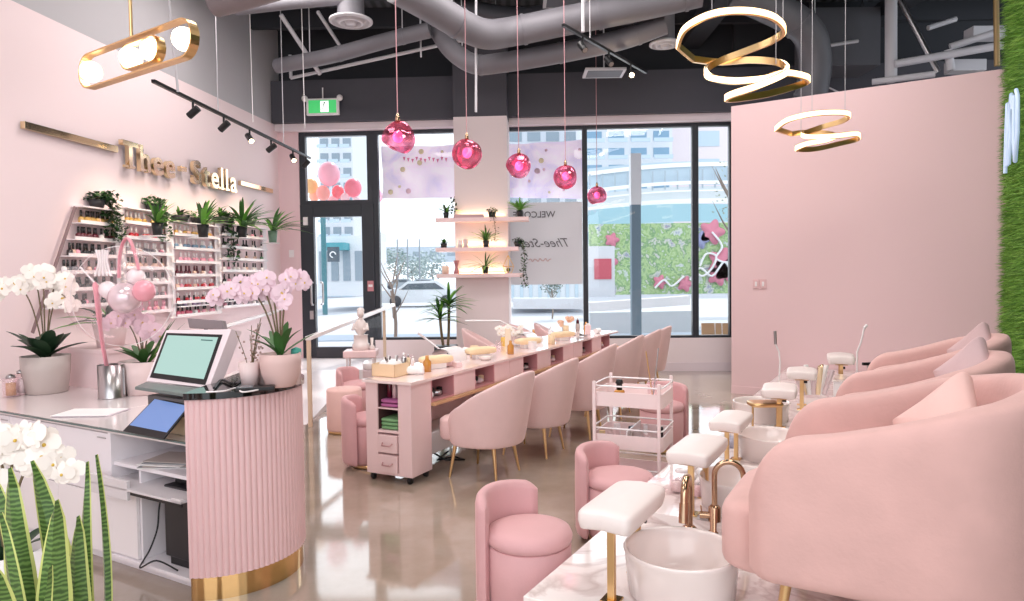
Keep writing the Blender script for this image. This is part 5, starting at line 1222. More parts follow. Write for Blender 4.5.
ribbon('ring_chandelier', 'smaller looping gold ribbon chandelier in front of the pink partition', [D(*p) for p in sm_], [(801, 134, 7.1), (812, 113.5, 6.7), (845, 114, 6.85)], w=.05)
# track lights
def track(name, label, a, b, heads, rods):
    t = thing(name, label, 'track light', a); a = Vector(a); d = Vector(b)-a
    MB().bar((0, 0, 0), d, .035, .03).build('rail', BLACK, parent=t)
    for k, (f_, aim, lit) in enumerate(heads):
        q = d*f_; MB().tube([q, q+Vector((0, 0, -.09))], .012, 8).build('stem', BLACK, parent=t)
        p = q+Vector((0, 0, -.12)); v = Vector(aim).normalized(); h = MB().tube([p-v*.07, p+v*.06], .036, 16).build('spot_head', BLACK, parent=t)
        MB().tube([p+v*.0605, p+v*.063], .03, 14).build('lens', BULB if lit else mat('dull_lens_%s%d' % (name[:3], k), '8d8580', .2), parent=h)
    for f_ in rods: q = d*f_; MB().tube([q, (q.x, q.y, CEIL-a.z)], .006, 6).build('rod', PIPE, parent=t)
    return t
LH = [(.17, (-.8, .1, -.6), 0), (.33, (-.8, .2, -.6), 0), (.49, (.5, -.5, -.6), 1), (.645, (-.8, .2, -.5), 0), (.83, (.4, -.6, -.6), 1), (.955, (-.7, .1, -.7), 0)]
ta_, tb2 = D(153, 81, 6.3), D(310, 157, 10.4); tb2.z = ta_.z
track('track_light', 'black track with small spot heads hanging along the sign wall', ta_, tb2, LH, (.3, .75))
for f_ in (.17, .33, .49, .645, .83):
    q = ta_.lerp(tb2, f_); li = bpy.data.lights.new('spot', 'SPOT'); li.energy = 48; li.spot_size = radians(68); li.spot_blend = .9; li.color = (1, .72, .5); li.shadow_soft_size = .05
    lo_ = bpy.data.objects.new('spot', li); COL.objects.link(lo_); lo_.location = q + Vector((-.12, .05, -.25)); lo_.rotation_euler = Vector((-.55, .1, -.75)).to_track_quat('-Z', 'Y').to_euler()
a, b = D(563, 25, 7.2), D(646, 71, 8.9); b.z = a.z
track('track_light', 'short black track with square spots hanging before the ceiling ducts', a, b, [(.2, (.3, -.5, -.6), 0), (.5, (.3, -.5, -.6), 0), (.78, (.1, -.8, -.6), 1)], (.28,))
li = bpy.data.lights.new('lit_spot', 'POINT'); li.energy = 6; li.color = (1, .8, .55); li.shadow_soft_size = .03; lo_ = bpy.data.objects.new('lit_spot', li); COL.objects.link(lo_); lo_.location = a.lerp(b, .78) + Vector((.0, -.15, -.22))
# exit sign
P = D(323, 107, 10.85); ex = thing('exit_sign', 'green running figure exit sign hanging under the dark fascia', 'sign', P, WROT)
MB().box((-.26, -.03, -.13), (.26, .03, .13)).build('housing', WHITE, parent=ex, bevel=.008)
MB().box((-.22, -.034, -.1), (.22, -.03, .1)).build('green_face', mat('exit_green', '3fae62', .4, emit='48c46d', es=.8), parent=ex)
fg = MB(); wm = mat('exit_white', 'ffffff', .4, emit='ffffff', es=1)
fg.box((-.03, -.038, -.085), (.1, -.034, .085)); fg.build('doorway_mark', wm, parent=ex)
fg = MB(); gm = mat('exit_green_dark', '2e8f4f', .4)
fg.ball((.035, -.04, .055), (.014, .003, .014), 10, 6); 
for a_, b2 in (((.03, .035), (.015, -.01)), ((.015, -.01), (.045, -.04)), ((.045, -.04), (.04, -.075)), ((.015, -.01), (-.0, -.045)), ((-.0, -.045), (-.022, -.05)), ((.03, .03), (.06, .005)), ((.03, .03), (.0, .02))): fg.bar((a_[0], -.04, a_[1]), (b2[0], -.04, b2[1]), .004, .014, up=(0, 1, 0))
fg.build('running_figure', gm, parent=ex)
for x in (-.28, .28): 
    MB().ball((x, -.03, .13), .05, 12, 8).build('emergency_lamp', WHITE, parent=ex)
MB().tube([(0, 0, .13), (0, 0, .3)], .01).build('mount', WHITE, parent=ex)

# ================================================================== CEILING SERVICES
def duct(label, pts, r, mt_=DUCT, name='air_duct', seg=20, rings=True):
    P = smooth([D(*p) for p in pts], 6); t = thing(name, label, 'duct', P[0]); o0 = P[0]
    MB().tube([p-o0 for p in P], r, seg).build('duct_body', mt_, parent=t)
    for q in (P[len(P)//4], P[len(P)*3//4]):
        if q.z < CEIL: MB().tube([q-o0, (q.x-o0.x, q.y-o0.y, CEIL-o0.z)], .008, 6).build('hanger_rod', PIPE, parent=t)
    if rings:
        tot = 0
        for i in range(1, len(P)-1):
            tot += (P[i]-P[i-1]).length
            if tot > .9:
                d = (P[i+1]-P[i]).normalized(); MB().tube([P[i]-o0-d*.02, P[i]-o0+d*.02], r*1.06, seg).build('joint_ring', mt_, parent=t); tot = 0
    return t
duct('brown grey round duct end above the sign wall', [(215, 3, 6.6), (240, -4, 6.5), (300, -22, 6.2)], .13, DUCTBR, rings=False)
duct('pale round duct running under the ceiling behind the first pendant', [(236, 9, 8.5), (290, 3, 8.4), (345, -2, 8.3)], .075)
duct('long round duct sloping across the dark ceiling to the column', [(277, 66, 9.6), (330, 56, 9.3), (385, 41, 9.1), (430, 30, 9.0)], .10)
duct('widest silver duct coming down from the ceiling then bending away', [(395, -14, 7.2), (430, 6, 7.6), (462, 25, 7.9), (485, 34, 8.1), (510, 32, 8.3), (560, 22, 8.3), (640, 6, 8.2), (700, -8, 8.1)], .17)
duct('elbow duct curving under the widest duct and running to the round diffuser', [(438, 30, 9.2), (452, 50, 9.0), (474, 64, 8.9), (500, 63, 8.8), (560, 53, 8.7), (620, 40, 8.6), (665, 24, 8.5)], .125)
duct('dark round duct running high across the ceiling', [(455, 6, 9.8), (520, 18, 9.8), (590, 4, 9.7), (640, -10, 9.5)], .14, DUCTD)
duct('large dark duct drop hanging above the looping chandelier', [(735, -8, 8.8), (800, 24, 8.8), (815, 58, 8.9), (810, 100, 9.0)], .2, DUCTD)
def diffuser(label, px, py, Y, r):
    P = D(px, py, Y); t = thing('ceiling_diffuser', label, 'air diffuser', P)
    MB().lathe([(r*.6, .5), (r*.6, .06), (r, .02), (r, 0), (r*.85, -.01), (r*.85, .02), (r*.6, .03), (r*.6, -.02), (r*.45, -.02), (r*.45, .02), (r*.25, .02), (r*.25, -.03), (0, -.03)], 32).build('cone', PIPE, parent=t)
    MB().tube([(0, 0, .05), (0, 0, CEIL-P.z)], r*.62, 20).build('neck', DUCT, parent=t)
diffuser('round ribbed air diffuser hanging between the first ducts', 351, 22, 8.4, .26)
diffuser('round air diffuser hanging before the dark fascia', 665, 45, 8.9, .2)
def pipe(label, a, b, r=.02, mt_=PIPE, name='conduit_pipe'):
    a, b = D(*a), D(*b); o = MB().tube([(0, 0, 0), b-a], r, 8).build(name, mt_, loc=a); tag(o, label, 'pipe'); return o
pipe('thin pale pipe rising from the exit sign side to the ducts', (291, 78, 10.2), (540, 23, 8.9), .025)
pipe('pale diagonal strut beside the sign wall under the ducts', (281, 15, 9.2), (320, 74, 10.0), .03)
pipe('short bent pipe end near the left ceiling corner', (291, 78, 10.2), (290, 55, 10.2), .025)
pipe('short diagonal ceiling strut behind the first diffuser', (318, 12, 9.2), (340, 46, 9.9), .025)
pipe('vertical white drop rod beside the column', (476, -8, 8.2), (476, 112, 8.2), .015)
pipe('vertical grey drop rod behind the elbow duct', (420, 0, 9.2), (421, 57, 9.2), .012)
pipe('slim vertical rod carrying the short track', (583, -10, 7.6), (583, 32, 7.6), .02)
pipe('thin grey horizontal pipe above the smaller chandelier', (799, 50, 9.6), (858, 41, 9.6), .025)
pipe('upright white pipe standing behind the partition top', (891, -6, 9.0), (891, 82, 9.0), .075, PIPE)
pipe('silver diagonal brace leaning over the partition', (898, -4, 9.2), (938, 72, 9.0), .035, STEEL)
pipe('lower white pipe running along the partition top', (895, 64, 8.9), (1003, 45, 8.6), .05)
pipe('upper white pipe running above the partition top', (950, 47, 8.8), (1003, 30, 8.6), .045)
pipe('short upright white pipe joining the two partition pipes', (948, 50, 8.8), (951, 70, 8.8), .05)
pipe('brass upright pipe at the corner of the grass wall', (996, -6, 8.0), (997, 66, 8.0), .03, mat('dull_brass', 'a48a62', .5, .7))
pipe('pale horizontal channel lying along the partition edge', (872, 82, 9.0), (935, 74, 8.7), .04)
pipe('short silver brace hanging high over the partition', (928, 28, 9.3), (956, 19, 9.3), .035)
pipe('thin diagonal wire brace over the smaller chandelier', (806, 76, 9.4), (838, 92, 9.4), .012)
for k, (px, py, lab) in enumerate(((965, 68, 'white slatted vent unit resting behind the partition top'), (985, 35, 'small pale junction box behind the partition pipes'))):
    P = D(px, py, 9.1); o = MB().box((-.22, -.1, -.06), (.22, .1, .09)).build('vent_box', PIPE, loc=P, bevel=.01); tag(o, lab, 'vent')
o = MB().box((-.5, -.3, -.0), (.45, .3, .8)).tube([(-.4, 0, .8), (-.4, 0, 1.9)], .015).tube([(.35, 0, .8), (.35, 0, 1.9)], .015).build('air_handler', DUCTD, loc=D(838, 40, 9.9)+Vector((0, 0, -.45)), bevel=.04); tag(o, 'boxy dark air handling unit hung behind the smaller chandelier', 'air unit')
for k in range(9):
    y = 2.0 + k*1.05; struct(MB().box((-5.4, y, CEIL-.28), (9, y+.09, CEIL)).build('beam', DKWALL))
for k, (x, w) in enumerate(((2.7, .3), (5.2, .25))): struct(MB().box((x, 2, CEIL-.5), (x+w, 11, CEIL-.28)).build('beam', DKWALL))
for k, (px, py, Y, lab) in enumerate(((566, 2, 8.6, 'recessed square vent grille high above the short track'), (604, 74, 9.6, 'square framed grille hanging before the dark fascia'))):
    P = D(px, py, Y); t = thing('vent_grille', lab, 'vent', P); MB().box((-.28, -.2, 0), (.28, .2, .03)).build('frame', PIPE, parent=t); MB().box((-.24, -.16, -.005), (.24, .16, 0)).build('grille', DUCTD, parent=t)
    MB().tube([(0, 0, .03), (0, 0, CEIL-P.z)], .01).build('hanger', PIPE, parent=t)
for k, (px, py, lab) in enumerate(((249, 20, 'thin white hanging wire beside the sign wall'), (301, 20, 'thin white hanging wire before the door bay'))):
    a = D(px, -12, 9.3); b = D(px+4, [122, 128][k], 9.3); o = MB().tube([(0, 0, 0), b-a], .006, 5).build('hanging_wire', WHITE, loc=a); tag(o, lab, 'wire')
# ================================================================== WINDOW DRESSING
def wmat(name, stops, scale, typ='vor', emit=.0, tr=.0):
    m, nt, b = nodemat(name); tc = nt.nodes.new('ShaderNodeTexCoord')
    if typ == 'vor': no = n_(nt, 'ShaderNodeTexVoronoi', Scale=scale); out = no.outputs['Distance']
    else: no = n_(nt, 'ShaderNodeTexNoise', Scale=scale, Detail=5, Distortion=1.5); out = no.outputs['Fac']
    nt.links.new(tc.outputs['Object'], no.inputs['Vector']); nt.links.new(ramp(nt, out, stops), b.inputs['Base Color']); b.inputs['Roughness'].default_value = .8
    if tr: b.inputs['Transmission Weight'].default_value = tr
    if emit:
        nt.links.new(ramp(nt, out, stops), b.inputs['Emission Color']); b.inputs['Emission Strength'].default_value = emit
    return m
def wp(px, py, y): p = colp(px, py, y); return p
# banner hanging outside
bt_ = thing('party_banner', 'lilac white party banner hung across the outside of the windows, dotted gold and pink', 'banner'); bt_.matrix_world = WM
rows = []
a = wp(381, 146, .35); b = wp(586, 140, .35); c = wp(584, 199, .35); d = wp(383, 199, .35)
for i in range(13):
    v = i/12; rows.append([])
    for k in range(49):
        u = k/48; p = a.lerp(b, u).lerp(d.lerp(c, u), v); p.y += .04*sin(u*30+v*4)+.03*sin(u*11-v*7); p.z += .05*sin(u*3.1)*(v-.5); rows[-1].append(p)
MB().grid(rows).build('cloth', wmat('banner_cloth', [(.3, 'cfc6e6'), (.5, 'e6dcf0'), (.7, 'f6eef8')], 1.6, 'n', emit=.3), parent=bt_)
rg = random.Random(77)
for k in range(26):
    u, v = rg.uniform(.02, .98), rg.uniform(.08, .92); p = a.lerp(b, u).lerp(d.lerp(c, u), v); big_ = rg.random() < .3
    mb = MB(); mb.M = T((p.x, .24, p.z)) @ RX(pi/2); mb.lathe([(0, 0), (.045 if big_ else .025, 0), (.045 if big_ else .025, .004), (0, .004)], 14)
    mb.build('printed_dot', [mat('gold_dot_%d' % k, 'efe3c0', .5), mat('pink_dot_%d' % k, 'efcbd9', .5)][k % 2], parent=bt_)
# small pink lettering-like bunting on the banner
for k in range(11):
    p = wp(404+k*4.2, 158.5+(k % 3), .22); mb = MB(); mb.add([(p.x-.025, .23, p.z+.03), (p.x+.025, .23, p.z+.03), (p.x, .23, p.z-.04)], [(0, 1, 2)]); mb.build('pink_pennant', mat('pennant_%d' % k, 'e58fae', .5), parent=bt_)
# frosted poster
ps_ = thing('frosted_poster', 'frosted grey white film on the window with mirrored WELCOME and script', 'window sign'); ps_.matrix_world = WM
a = wp(511, 203, .04); b = wp(584, 284, .04); x0 = UC1-.2
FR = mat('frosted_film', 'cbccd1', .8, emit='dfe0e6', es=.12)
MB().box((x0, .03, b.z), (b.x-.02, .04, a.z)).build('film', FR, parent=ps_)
TXT = mat('grey_vinyl_text', '6b6a70', .6); TX2 = mat('rose_vinyl_text', 'c9a3a0', .5)
MIRX = Matrix(((-1, 0, 0, 0), (0, 0, -1, 0), (0, 1, 0, 0), (0, 0, 0, 1)))    # reads mirrored from inside
p = wp(534, 217.5, .02); textobj('mirrored_lettering', 'WELCOME', TXT, T((p.x, .022, p.z)) @ MIRX, .14, .002, .002, parent=ps_)
p = wp(543, 247, .02); textobj('mirrored_script_lettering', 'Thee-Stella', TXT, T((p.x, .022, p.z)) @ MIRX, .2, .002, 0, .5, parent=ps_)
p = wp(540, 260, .02); MB().tube(smooth([(p.x+.03*k-.18, .022, p.z+.025*sin(k*2.3)) for k in range(13)], 4), .006, 5).build('fine_script_line', TX2, parent=ps_)
# balloons outside door bay
bl = [(329, 174, .19, 'f3b3c6', 'large pale pink'), (353, 188, .15, 'ee8496', 'coral pink'), (338, 192, .11, 'e97a86', 'small deep coral'), (323, 193, .12, 'f0a7a0', 'salmon'), (311, 186, .12, 'e8c48a', 'gold'), (314, 196, .09, 'f2b7a0', 'small peach'), (345, 198, .08, 'f6cfd8', 'small blush'), (376, 196, .12, 'f3b8cc', 'soft pink'), (333, 202, .1, 'f4c9d2', 'pearl pink'), (357, 201, .07, 'f7dfe6', 'tiny white pink')]
for k, (px, py, r, c, nm) in enumerate(bl):
    t = thing('party_balloon', nm + ' party balloon outside the glass above the door', 'balloon', D(px, py, 12.0+.08*(k % 3)))
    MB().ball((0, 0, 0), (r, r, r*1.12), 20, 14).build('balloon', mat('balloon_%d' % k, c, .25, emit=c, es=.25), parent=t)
    MB().lathe([(0, -r*1.12), (r*.1, -r*1.2), (0, -r*1.2)], 8).build('knot', mat('balloon_knot_%d' % k, c, .4), parent=t)
# wooden crates outside by last window
for k, (x0, x1, tilt, lab) in enumerate(((702, 715, .2, 'tan cardboard panel leaning outside the end window'), (716, 722, -.15, 'narrow kraft board leaning outside the end window'), (723, 734, .1, 'tan cardboard panel next to the partition edge'))):
    a = D(x0, 336, 11.45); b = D(x1, 323, 11.45); o = MB().box((0, 0, 0), (b.x-a.x, .03, b.z-a.z)).build('cardboard_panel', mat('kraft_%d' % k, 'c9a985', .8), loc=(a.x, 11.45, a.z)); o.rotation_euler.x = -.1; tag(o, lab, 'cardboard')
o = MB().box((2.2, 11.3, -.04), (6, 11.8, .48)).build('planter_curb', mat('pale_curb', 'c4c2c0', .8)); tag(o, 'pale ledge outside the end window under the cardboard panels', 'ledge')

# ================================================================== STREET
def at(px, py, Y): return D(px, py, Y)
def emat(name, c, e=.25, r=.7):
    m = mat(name, c, r); b = m.node_tree.nodes['Principled BSDF']; v = b.inputs['Base Color'].default_value
    b.inputs['Base Color'].default_value = (v[0]*.9, v[1]*.9, v[2]*.9, 1); return m
# lamp post
P = at(636, 320, 13.2); lp_ = thing('street_pole', 'grey blue street pole with a lit white top outside the window', 'street pole', (P.x, 13.2, -.04))
h = at(636, 203, 13.2).z; MB().box((-.09, -.09, 0), (.09, .09, h)).build('pole', mat('blue_grey_pole', '6f8796', .5), parent=lp_); MB().box((-.1, -.1, h), (.1, .1, at(636, 152, 13.2).z)).build('lit_head', emat('pole_white', 'eef4f6', .5), parent=lp_)
# tower
def facade(name, label, x0, x1, y0, y1, Y, cols, rows, wallm, winm, cat='building', wf=.7, hf=.55, balc=None):
    a, b = at(x0, y1, Y), at(x1, y0, Y); t = thing(name, label, cat, (a.x, Y, max(-.1, a.z))); W = b.x-a.x; H = b.z - t.location.z
    MB().box((0, 0, 0), (W, 6, H)).build('wall', wallm, parent=t)
    for i in range(cols):
        for j in range(rows):
            cw, rh = W/cols, H/rows; x = cw*(i+.5); z = rh*(j+.5)
            o = MB().box((x-cw*wf/2, -.06, z-rh*hf/2), (x+cw*wf/2, -.01, z+rh*hf/2)).build('window_pane', winm, parent=t)
            if balc and (i+j) % 1 == 0: MB().box((x-cw*.42, -1.0, z-rh*.48), (x+cw*.42, -.9, z-rh*.25)).build('balcony', balc, parent=t)
    return t
WH = emat('street_white', 'e9edf2', .2); BGL = emat('blue_glazing', '8fb2cc', .2); PBL = emat('pale_blue', 'c9dbe8', .25); GRG = emat('grey_glazing', '9aa9b5', .15)  # WH is the plain wall white of street fronts and kiosk
facade('apartment_tower', 'pale apartment tower with blue balconies beyond the window', 584, 672, 60, 300, 60, 4, 14, WH, BGL, balc=PBL)
facade('apartment_tower', 'plain white high rise beside the balconied tower', 672, 745, 40, 300, 64, 1, 9, emat('pink_white_wall', 'f1e6ea', .25), PBL, wf=.3)
facade('apartment_tower', 'grey tower block seen above the party banner', 508, 580, 95, 300, 70, 4, 12, emat('grey_white_wall', 'd5dbe4', .2), GRG)
facade('apartment_tower', 'pale tower with balconies seen through the transom window', 322, 352, 120, 300, 60, 3, 12, WH, GRG, balc=PBL)
# curved podium: rail decks
pd = thing('curved_podium', 'white curved podium with railings above the mural', 'building', at(640, 210, 30))
o0 = Vector(pd.location)
def decks(name, ys, ye, Y, mt_, th):
    P = []
    for k in range(13):
        u = k/12; px = 588+150*u; py = ys + (ye-ys)*u - 3*sin(pi*u); P.append(D(px, py, Y + 0*u)-o0)
    mb = MB()
    for p, q in zip(P, P[1:]): mb.add([p, q, q+Vector((0, 0, th)), p+Vector((0, 0, th))], [(0, 1, 2, 3)])
    mb.build(name, mt_, parent=pd); return P
decks('glass_balustrade', 192, 185, 29.6, PBL, 1.0); decks('handrail_band', 176, 166, 29.5, emat('white_band', 'ffffff', .5), .18)
decks('slatted_band', 208, 199, 29.4, emat('pale_slats', 'dfe6ea', .3), .55); decks('white_band', 212, 203, 29.3, emat('white_band2', 'ffffff', .5), .2); decks('white_band', 193, 184, 29.3, emat('white_band3', 'ffffff', .5), .15)
decks('blue_soffit', 228, 222, 29.2, emat('sky_blue_soffit', 'a9cfdb', .3), .75)
P = decks('slat_rail', 200, 191, 29.2, emat('slat_line', 'ffffff', .4), .06)
for k in range(12):
    q = D(590+k*12.5, 193-k*.55, 29.4)-o0; MB().bar(q, q+Vector((0, 0, .8)), .06, .06).build('balustrade_post', emat('rail_grey_%d' % k, 'b9c7d2', .2), parent=pd)
# mural wall
m, nt, b = nodemat('graffiti_mural'); tc = nt.nodes.new('ShaderNodeTexCoord')
no = n_(nt, 'ShaderNodeTexNoise', Scale=2.2, Detail=9, Roughness=.65, Distortion=.3); nt.links.new(tc.outputs['Object'], no.inputs['Vector'])
r1 = ramp(nt, no.outputs['Fac'], [(.32, '7c93b0'), (.39, 'd5dcd6'), (.44, '86ae6c'), (.5, 'bcd2a0'), (.55, '6d9a68'), (.6, 'd9d9cf'), (.65, '8d9fb3'), (.7, 'd898a6')])
nt.links.new(r1, b.inputs['Base Color']); nt.links.new(r1, b.inputs['Emission Color']); b.inputs['Emission Strength'].default_value = .02; b.inputs['Roughness'].default_value = .8
a, c = at(590, 292, 22), at(760, 222, 22)
mw = thing('mural_wall', 'long street wall painted with green, white and pink graffiti', 'mural', (a.x, 22, a.z-.1))
MB().box((0, 0, 0), (c.x-a.x, .3, c.z-a.z+.1)).build('painted_wall', m, parent=mw)
o0 = Vector(mw.location)
FL = emat('flower_pink', 'e590a4', .2); WS = emat('white_paint', 'ffffff', .4)
for k, pts in enumerate((((700, 266), (706, 254), (716, 256), (712, 268), (702, 276), (694, 268), (698, 258)), ((712, 232), (722, 246), (716, 258), (728, 262), (732, 250)), ((690, 280), (700, 268), (712, 276), (724, 262), (731, 272)), ((655, 288), (664, 280), (672, 286), (684, 276)))):
    MB().tube(smooth([D(x, y, 21.9)-o0 for x, y in pts], 5), .035, 6).build('painted_stroke', WS, parent=mw)
for k, (px, py, r) in enumerate(((712, 232, .35), (722, 262, .4), (727, 270, .35), (605, 262, .35), (718, 275, .3), (700, 240, .25), (660, 282, .2), (612, 240, .2), (685, 284, .22))):
    q = D(px, py, 21.95)-o0; mb = MB(); mb.M = T(q) @ RX(pi/2); mb.lathe([(0, 0), (r, 0), (r, .02), (0, .02)], 50, rip=.22, nrip=5); mb.build('painted_flower', FL if k != 5 else emat('violet_paint', '9fa5c9', .2), parent=mw)
# red poster kiosk
P = at(603, 297, 20); kk = thing('poster_kiosk', 'white street kiosk with a red poster before the mural', 'kiosk', P); hgt = at(603, 246, 20).z-P.z
MB().box((-.45, 0, 0), (.35, .3, hgt)).build('frame', WH, parent=kk); MB().box((-.25, -.03, hgt*.35), (.25, 0, hgt*.75)).build('red_poster', emat('red_poster', 'd76a78', .2), parent=kk)
# low street walls / ramp outside
for k, (x0, y0, x1, y1, Y, h, lab, c) in enumerate(((590, 312, 690, 305, 18.5, .25, 'long white ramp edge rising outside the middle window', 'f4f2f2'), (513, 309, 585, 309, 19, .3, 'low white street wall under the frosted poster', 'eef0f3'), (590, 334, 694, 332, 16, .5, 'pale blue grey bench wall outside the middle window', 'd5e0e6'))):
    a, b = D(x0, y0, Y), D(x1, y1, Y); mb = MB(); mb.add([(0, 0, 0), b-a, b-a+Vector((0, 0, h)), (0, 0, h), (0, .4, 0), b-a+Vector((0, .4, 0)), b-a+Vector((0, .4, h)), (0, .4, h)], [(0,1,2,3), (3,2,6,7), (4,7,6,5), (0,3,7,4), (1,5,6,2)])
    tag(mb.build('street_wall', emat('street_wall_%d' % k, c, .2), loc=a), lab, 'wall')
# door view: shopfronts
facade('shopfront', 'glazed shopfront with teal awning seen through the door', 318, 364, 236, 296, 34, 4, 1, WH, GRG, wf=.6, hf=.5)
o = at(322, 250, 33); t = thing('shop_awning', 'teal shop awning across the street behind the door glass', 'awning', o); MB().box((0, 0, 0), (1.1, 1, .35)).build('awning_cover', emat('teal_awning', '5fa9b5', .15), parent=t)
P = at(333, 256, 30); sn = thing('shop_sign', 'dark blade sign with a white swirl seen through the door', 'sign', P); MB().box((-.25, 0, -.25), (.25, .15, .4)).build('board', emat('slate_board', '56646f', .1), parent=sn)
MB().tube([(.12*cos(a*pi/8), -.02, .06+.12*sin(a*pi/8)) for a in range(0, 13)], .03, 6).build('white_swirl', WS, parent=sn)
pt_ = at(318, 290, 30); o = MB().tube([(0, 0, 0), (0, 0, 4.5)], .12, 8).build('street_pole', mat('teal_pole', '4c7f88', .5), loc=(at(324.5, 285, 31).x, 31, -.1)); tag(o, 'teal pole standing beside the dark shop sign', 'street pole')
# trees
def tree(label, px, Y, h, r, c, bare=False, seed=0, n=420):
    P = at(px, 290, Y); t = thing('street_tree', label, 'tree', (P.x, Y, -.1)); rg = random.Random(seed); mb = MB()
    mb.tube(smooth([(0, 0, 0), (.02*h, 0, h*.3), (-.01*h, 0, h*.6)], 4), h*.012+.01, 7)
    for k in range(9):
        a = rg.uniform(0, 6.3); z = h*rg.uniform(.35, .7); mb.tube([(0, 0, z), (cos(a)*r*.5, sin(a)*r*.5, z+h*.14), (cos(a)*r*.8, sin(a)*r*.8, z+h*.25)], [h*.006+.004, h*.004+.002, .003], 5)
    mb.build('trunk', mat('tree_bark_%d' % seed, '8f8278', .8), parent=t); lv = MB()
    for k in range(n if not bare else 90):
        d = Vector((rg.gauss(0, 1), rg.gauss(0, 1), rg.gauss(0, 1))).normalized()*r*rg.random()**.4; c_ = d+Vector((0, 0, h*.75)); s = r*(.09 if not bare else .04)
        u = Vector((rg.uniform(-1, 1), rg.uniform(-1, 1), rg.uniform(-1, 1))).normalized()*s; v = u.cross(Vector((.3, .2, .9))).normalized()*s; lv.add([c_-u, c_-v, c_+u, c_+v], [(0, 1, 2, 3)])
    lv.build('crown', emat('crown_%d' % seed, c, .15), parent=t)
tree('thin bare young tree on the pavement outside the second window', 393, 14.2, 2.3, .45, 'b9b3a4', True, 1)
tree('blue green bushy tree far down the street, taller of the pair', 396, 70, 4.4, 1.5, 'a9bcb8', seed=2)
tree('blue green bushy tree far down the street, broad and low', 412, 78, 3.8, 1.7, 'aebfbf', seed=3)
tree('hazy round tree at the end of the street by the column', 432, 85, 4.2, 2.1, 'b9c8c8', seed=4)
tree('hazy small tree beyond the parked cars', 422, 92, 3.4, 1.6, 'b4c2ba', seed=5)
tree('thin twiggy tree outside the end window above the mural', 742, 17, 5.0, .9, 'b5bfae', seed=6, bare=True)
tree('thin dark palm like street tree under the poster', 552, 26, 1.9, .5, '7f8f86', seed=7)
for k, (px, py, Y, lab) in enumerate(((398, 262, 60, 'slender street lamp pole far down the road, nearer the door'), (408, 240, 66, 'slender signal pole far down the road by the trees'), (420, 240, 66, 'slender signal pole far down the road before the column'))):
    P = at(px, 284, Y); o = MB().tube([(0, 0, 0), (0, 0, at(px, 238, Y).z)], .07, 6).build('signal_pole', mat('pole_grey_%d' % k, '9098a0', .5), loc=(P.x, Y, -.1)); tag(o, lab, 'street pole')
# cars
def car(label, px, py, Y, c, flip=1, L=4.4):
    P = at(px, py, Y); t = thing('parked_car', label, 'car', (P.x, Y, -.1)); prof = [(-.5, .18), (-.5, .48), (-.46, .56), (-.3, .6), (-.17, .88), (.2, .9), (.36, .62), (.48, .56), (.5, .4), (.5, .18)]
    pr = [(x*L*flip, z*1.55) for x, z in prof]; mb = MB(); n = len(pr); vs = [(x, 0, z) for x, z in pr] + [(x, 1.7, z) for x, z in pr]
    mb.add(vs, [tuple(range(n)), tuple(range(n, 2*n))[::-1]] + [(k, (k+1) % n, n+(k+1) % n, n+k) for k in range(n)]); mb.build('body', emat(label[:9].replace(' ', '_')+'_paint', c, .2, .3), parent=t, bevel=.05)
    wn = [(-.26, .62), (-.16, .83), (.18, .85), (.3, .62)]; MB().add([(x*L*flip, -.02, z*1.55) for x, z in wn], [(0, 1, 2, 3)]).build('side_window', mat('car_glass_%s' % px, '59636b', .1), parent=t)
    for x in (-.32, .32):
        w = MB(); w.M = T((x*L, -.03, .32)) @ RX(pi/2); w.lathe([(0, -.1), (.3, -.1), (.32, -.08), (.32, .08), (.3, .1), (0, .1)], 18); w.build('wheel', mat('tyre_%s%s' % (px, x), '40444a', .6), parent=t)
car('white sedan passing on the road beyond the dracaena', 421, 303, 38, 'edf0f3'); car('silver car parked further up the road', 424, 284, 80, 'c2ccd4', -1); car('small grey car far along the road near the trees', 400, 283, 95, 'aab4bc')
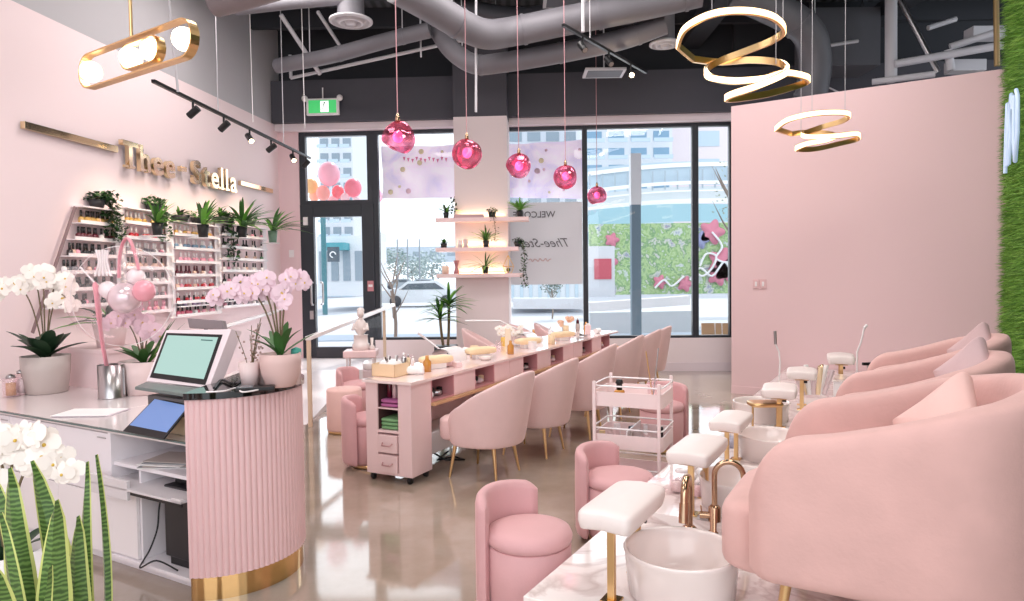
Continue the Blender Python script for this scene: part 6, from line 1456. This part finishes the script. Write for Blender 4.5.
for k, (x0, x1, y0, y1, Y, lab, c) in enumerate(((375, 460, 246, 262, 110, 'hazy blue grey low warehouse at the end of the road', 'c3cfda'), (340, 380, 232, 262, 120, 'hazy low white building behind the traffic poles', 'dfe3ea'))):
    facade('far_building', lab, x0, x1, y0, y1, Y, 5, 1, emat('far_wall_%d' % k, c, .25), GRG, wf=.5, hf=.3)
facade('street_fence', 'white slatted street building front below the frosted poster', 508, 590, 262, 302, 30, 9, 1, WH, PBL, wf=.35, hf=.8)

# ================================================================== LIGHT
w = bpy.data.worlds.new('world'); SC.world = w; w.use_nodes = True; bg = w.node_tree.nodes['Background']; bg.inputs[0].default_value = (.86, .93, 1, 1); bg.inputs[1].default_value = 1.85
def area(name, loc, rot, sx, sy, e, col=(1, 1, 1)):
    l = bpy.data.lights.new(name, 'AREA'); l.shape = 'RECTANGLE'; l.size = sx; l.size_y = sy; l.energy = e; l.color = col
    o = bpy.data.objects.new(name, l); COL.objects.link(o); o.location = loc; o.rotation_euler = rot; return o
for k, (x, y, e) in enumerate(((-2.6, 1.5, 62), (1.5, 1.2, 42), (-1.5, 4.2, 80), (2.4, 4.4, 95), (.2, 7.0, 75), (-2.6, 7.6, 75), (2.8, 7.0, 75))):
    area('overhead_fill', (x, y, 5.2), (0, 0, 0), 1.4, 1.4, e, (1, .93, .9))  # added fill lamps above the view, no fittings hang there
area('window_daylight', (0, 11.5, 2.3), (radians(-90), 0, 0), 7, 3.2, 110, (.92, .96, 1))
area('front_fill', (-.5, -1.8, 3.2), (radians(65), 0, 0), 6, 3, 115, (1, .92, .9))  # added soft lamp behind the camera to lift the room
s = bpy.data.lights.new('sun', 'SUN'); s.energy = 2.2; s.angle = radians(3); s.color = (1, .95, .88); so = bpy.data.objects.new('sun', s); COL.objects.link(so); so.rotation_euler = (radians(-38), radians(12), 0)
SC.view_settings.view_transform = 'Standard'; SC.view_settings.look = 'None'; SC.view_settings.exposure = -.07; SC.view_settings.gamma = 1
SC.cycles.max_bounces = 7; SC.cycles.diffuse_bounces = 4; SC.cycles.glossy_bounces = 4; SC.cycles.transparent_max_bounces = 12; SC.cycles.transmission_bounces = 4
SC.cycles.use_denoising = True; SC.cycles.sample_clamp_indirect = 6; SC.cycles.caustics_reflective = False; SC.cycles.caustics_refractive = False
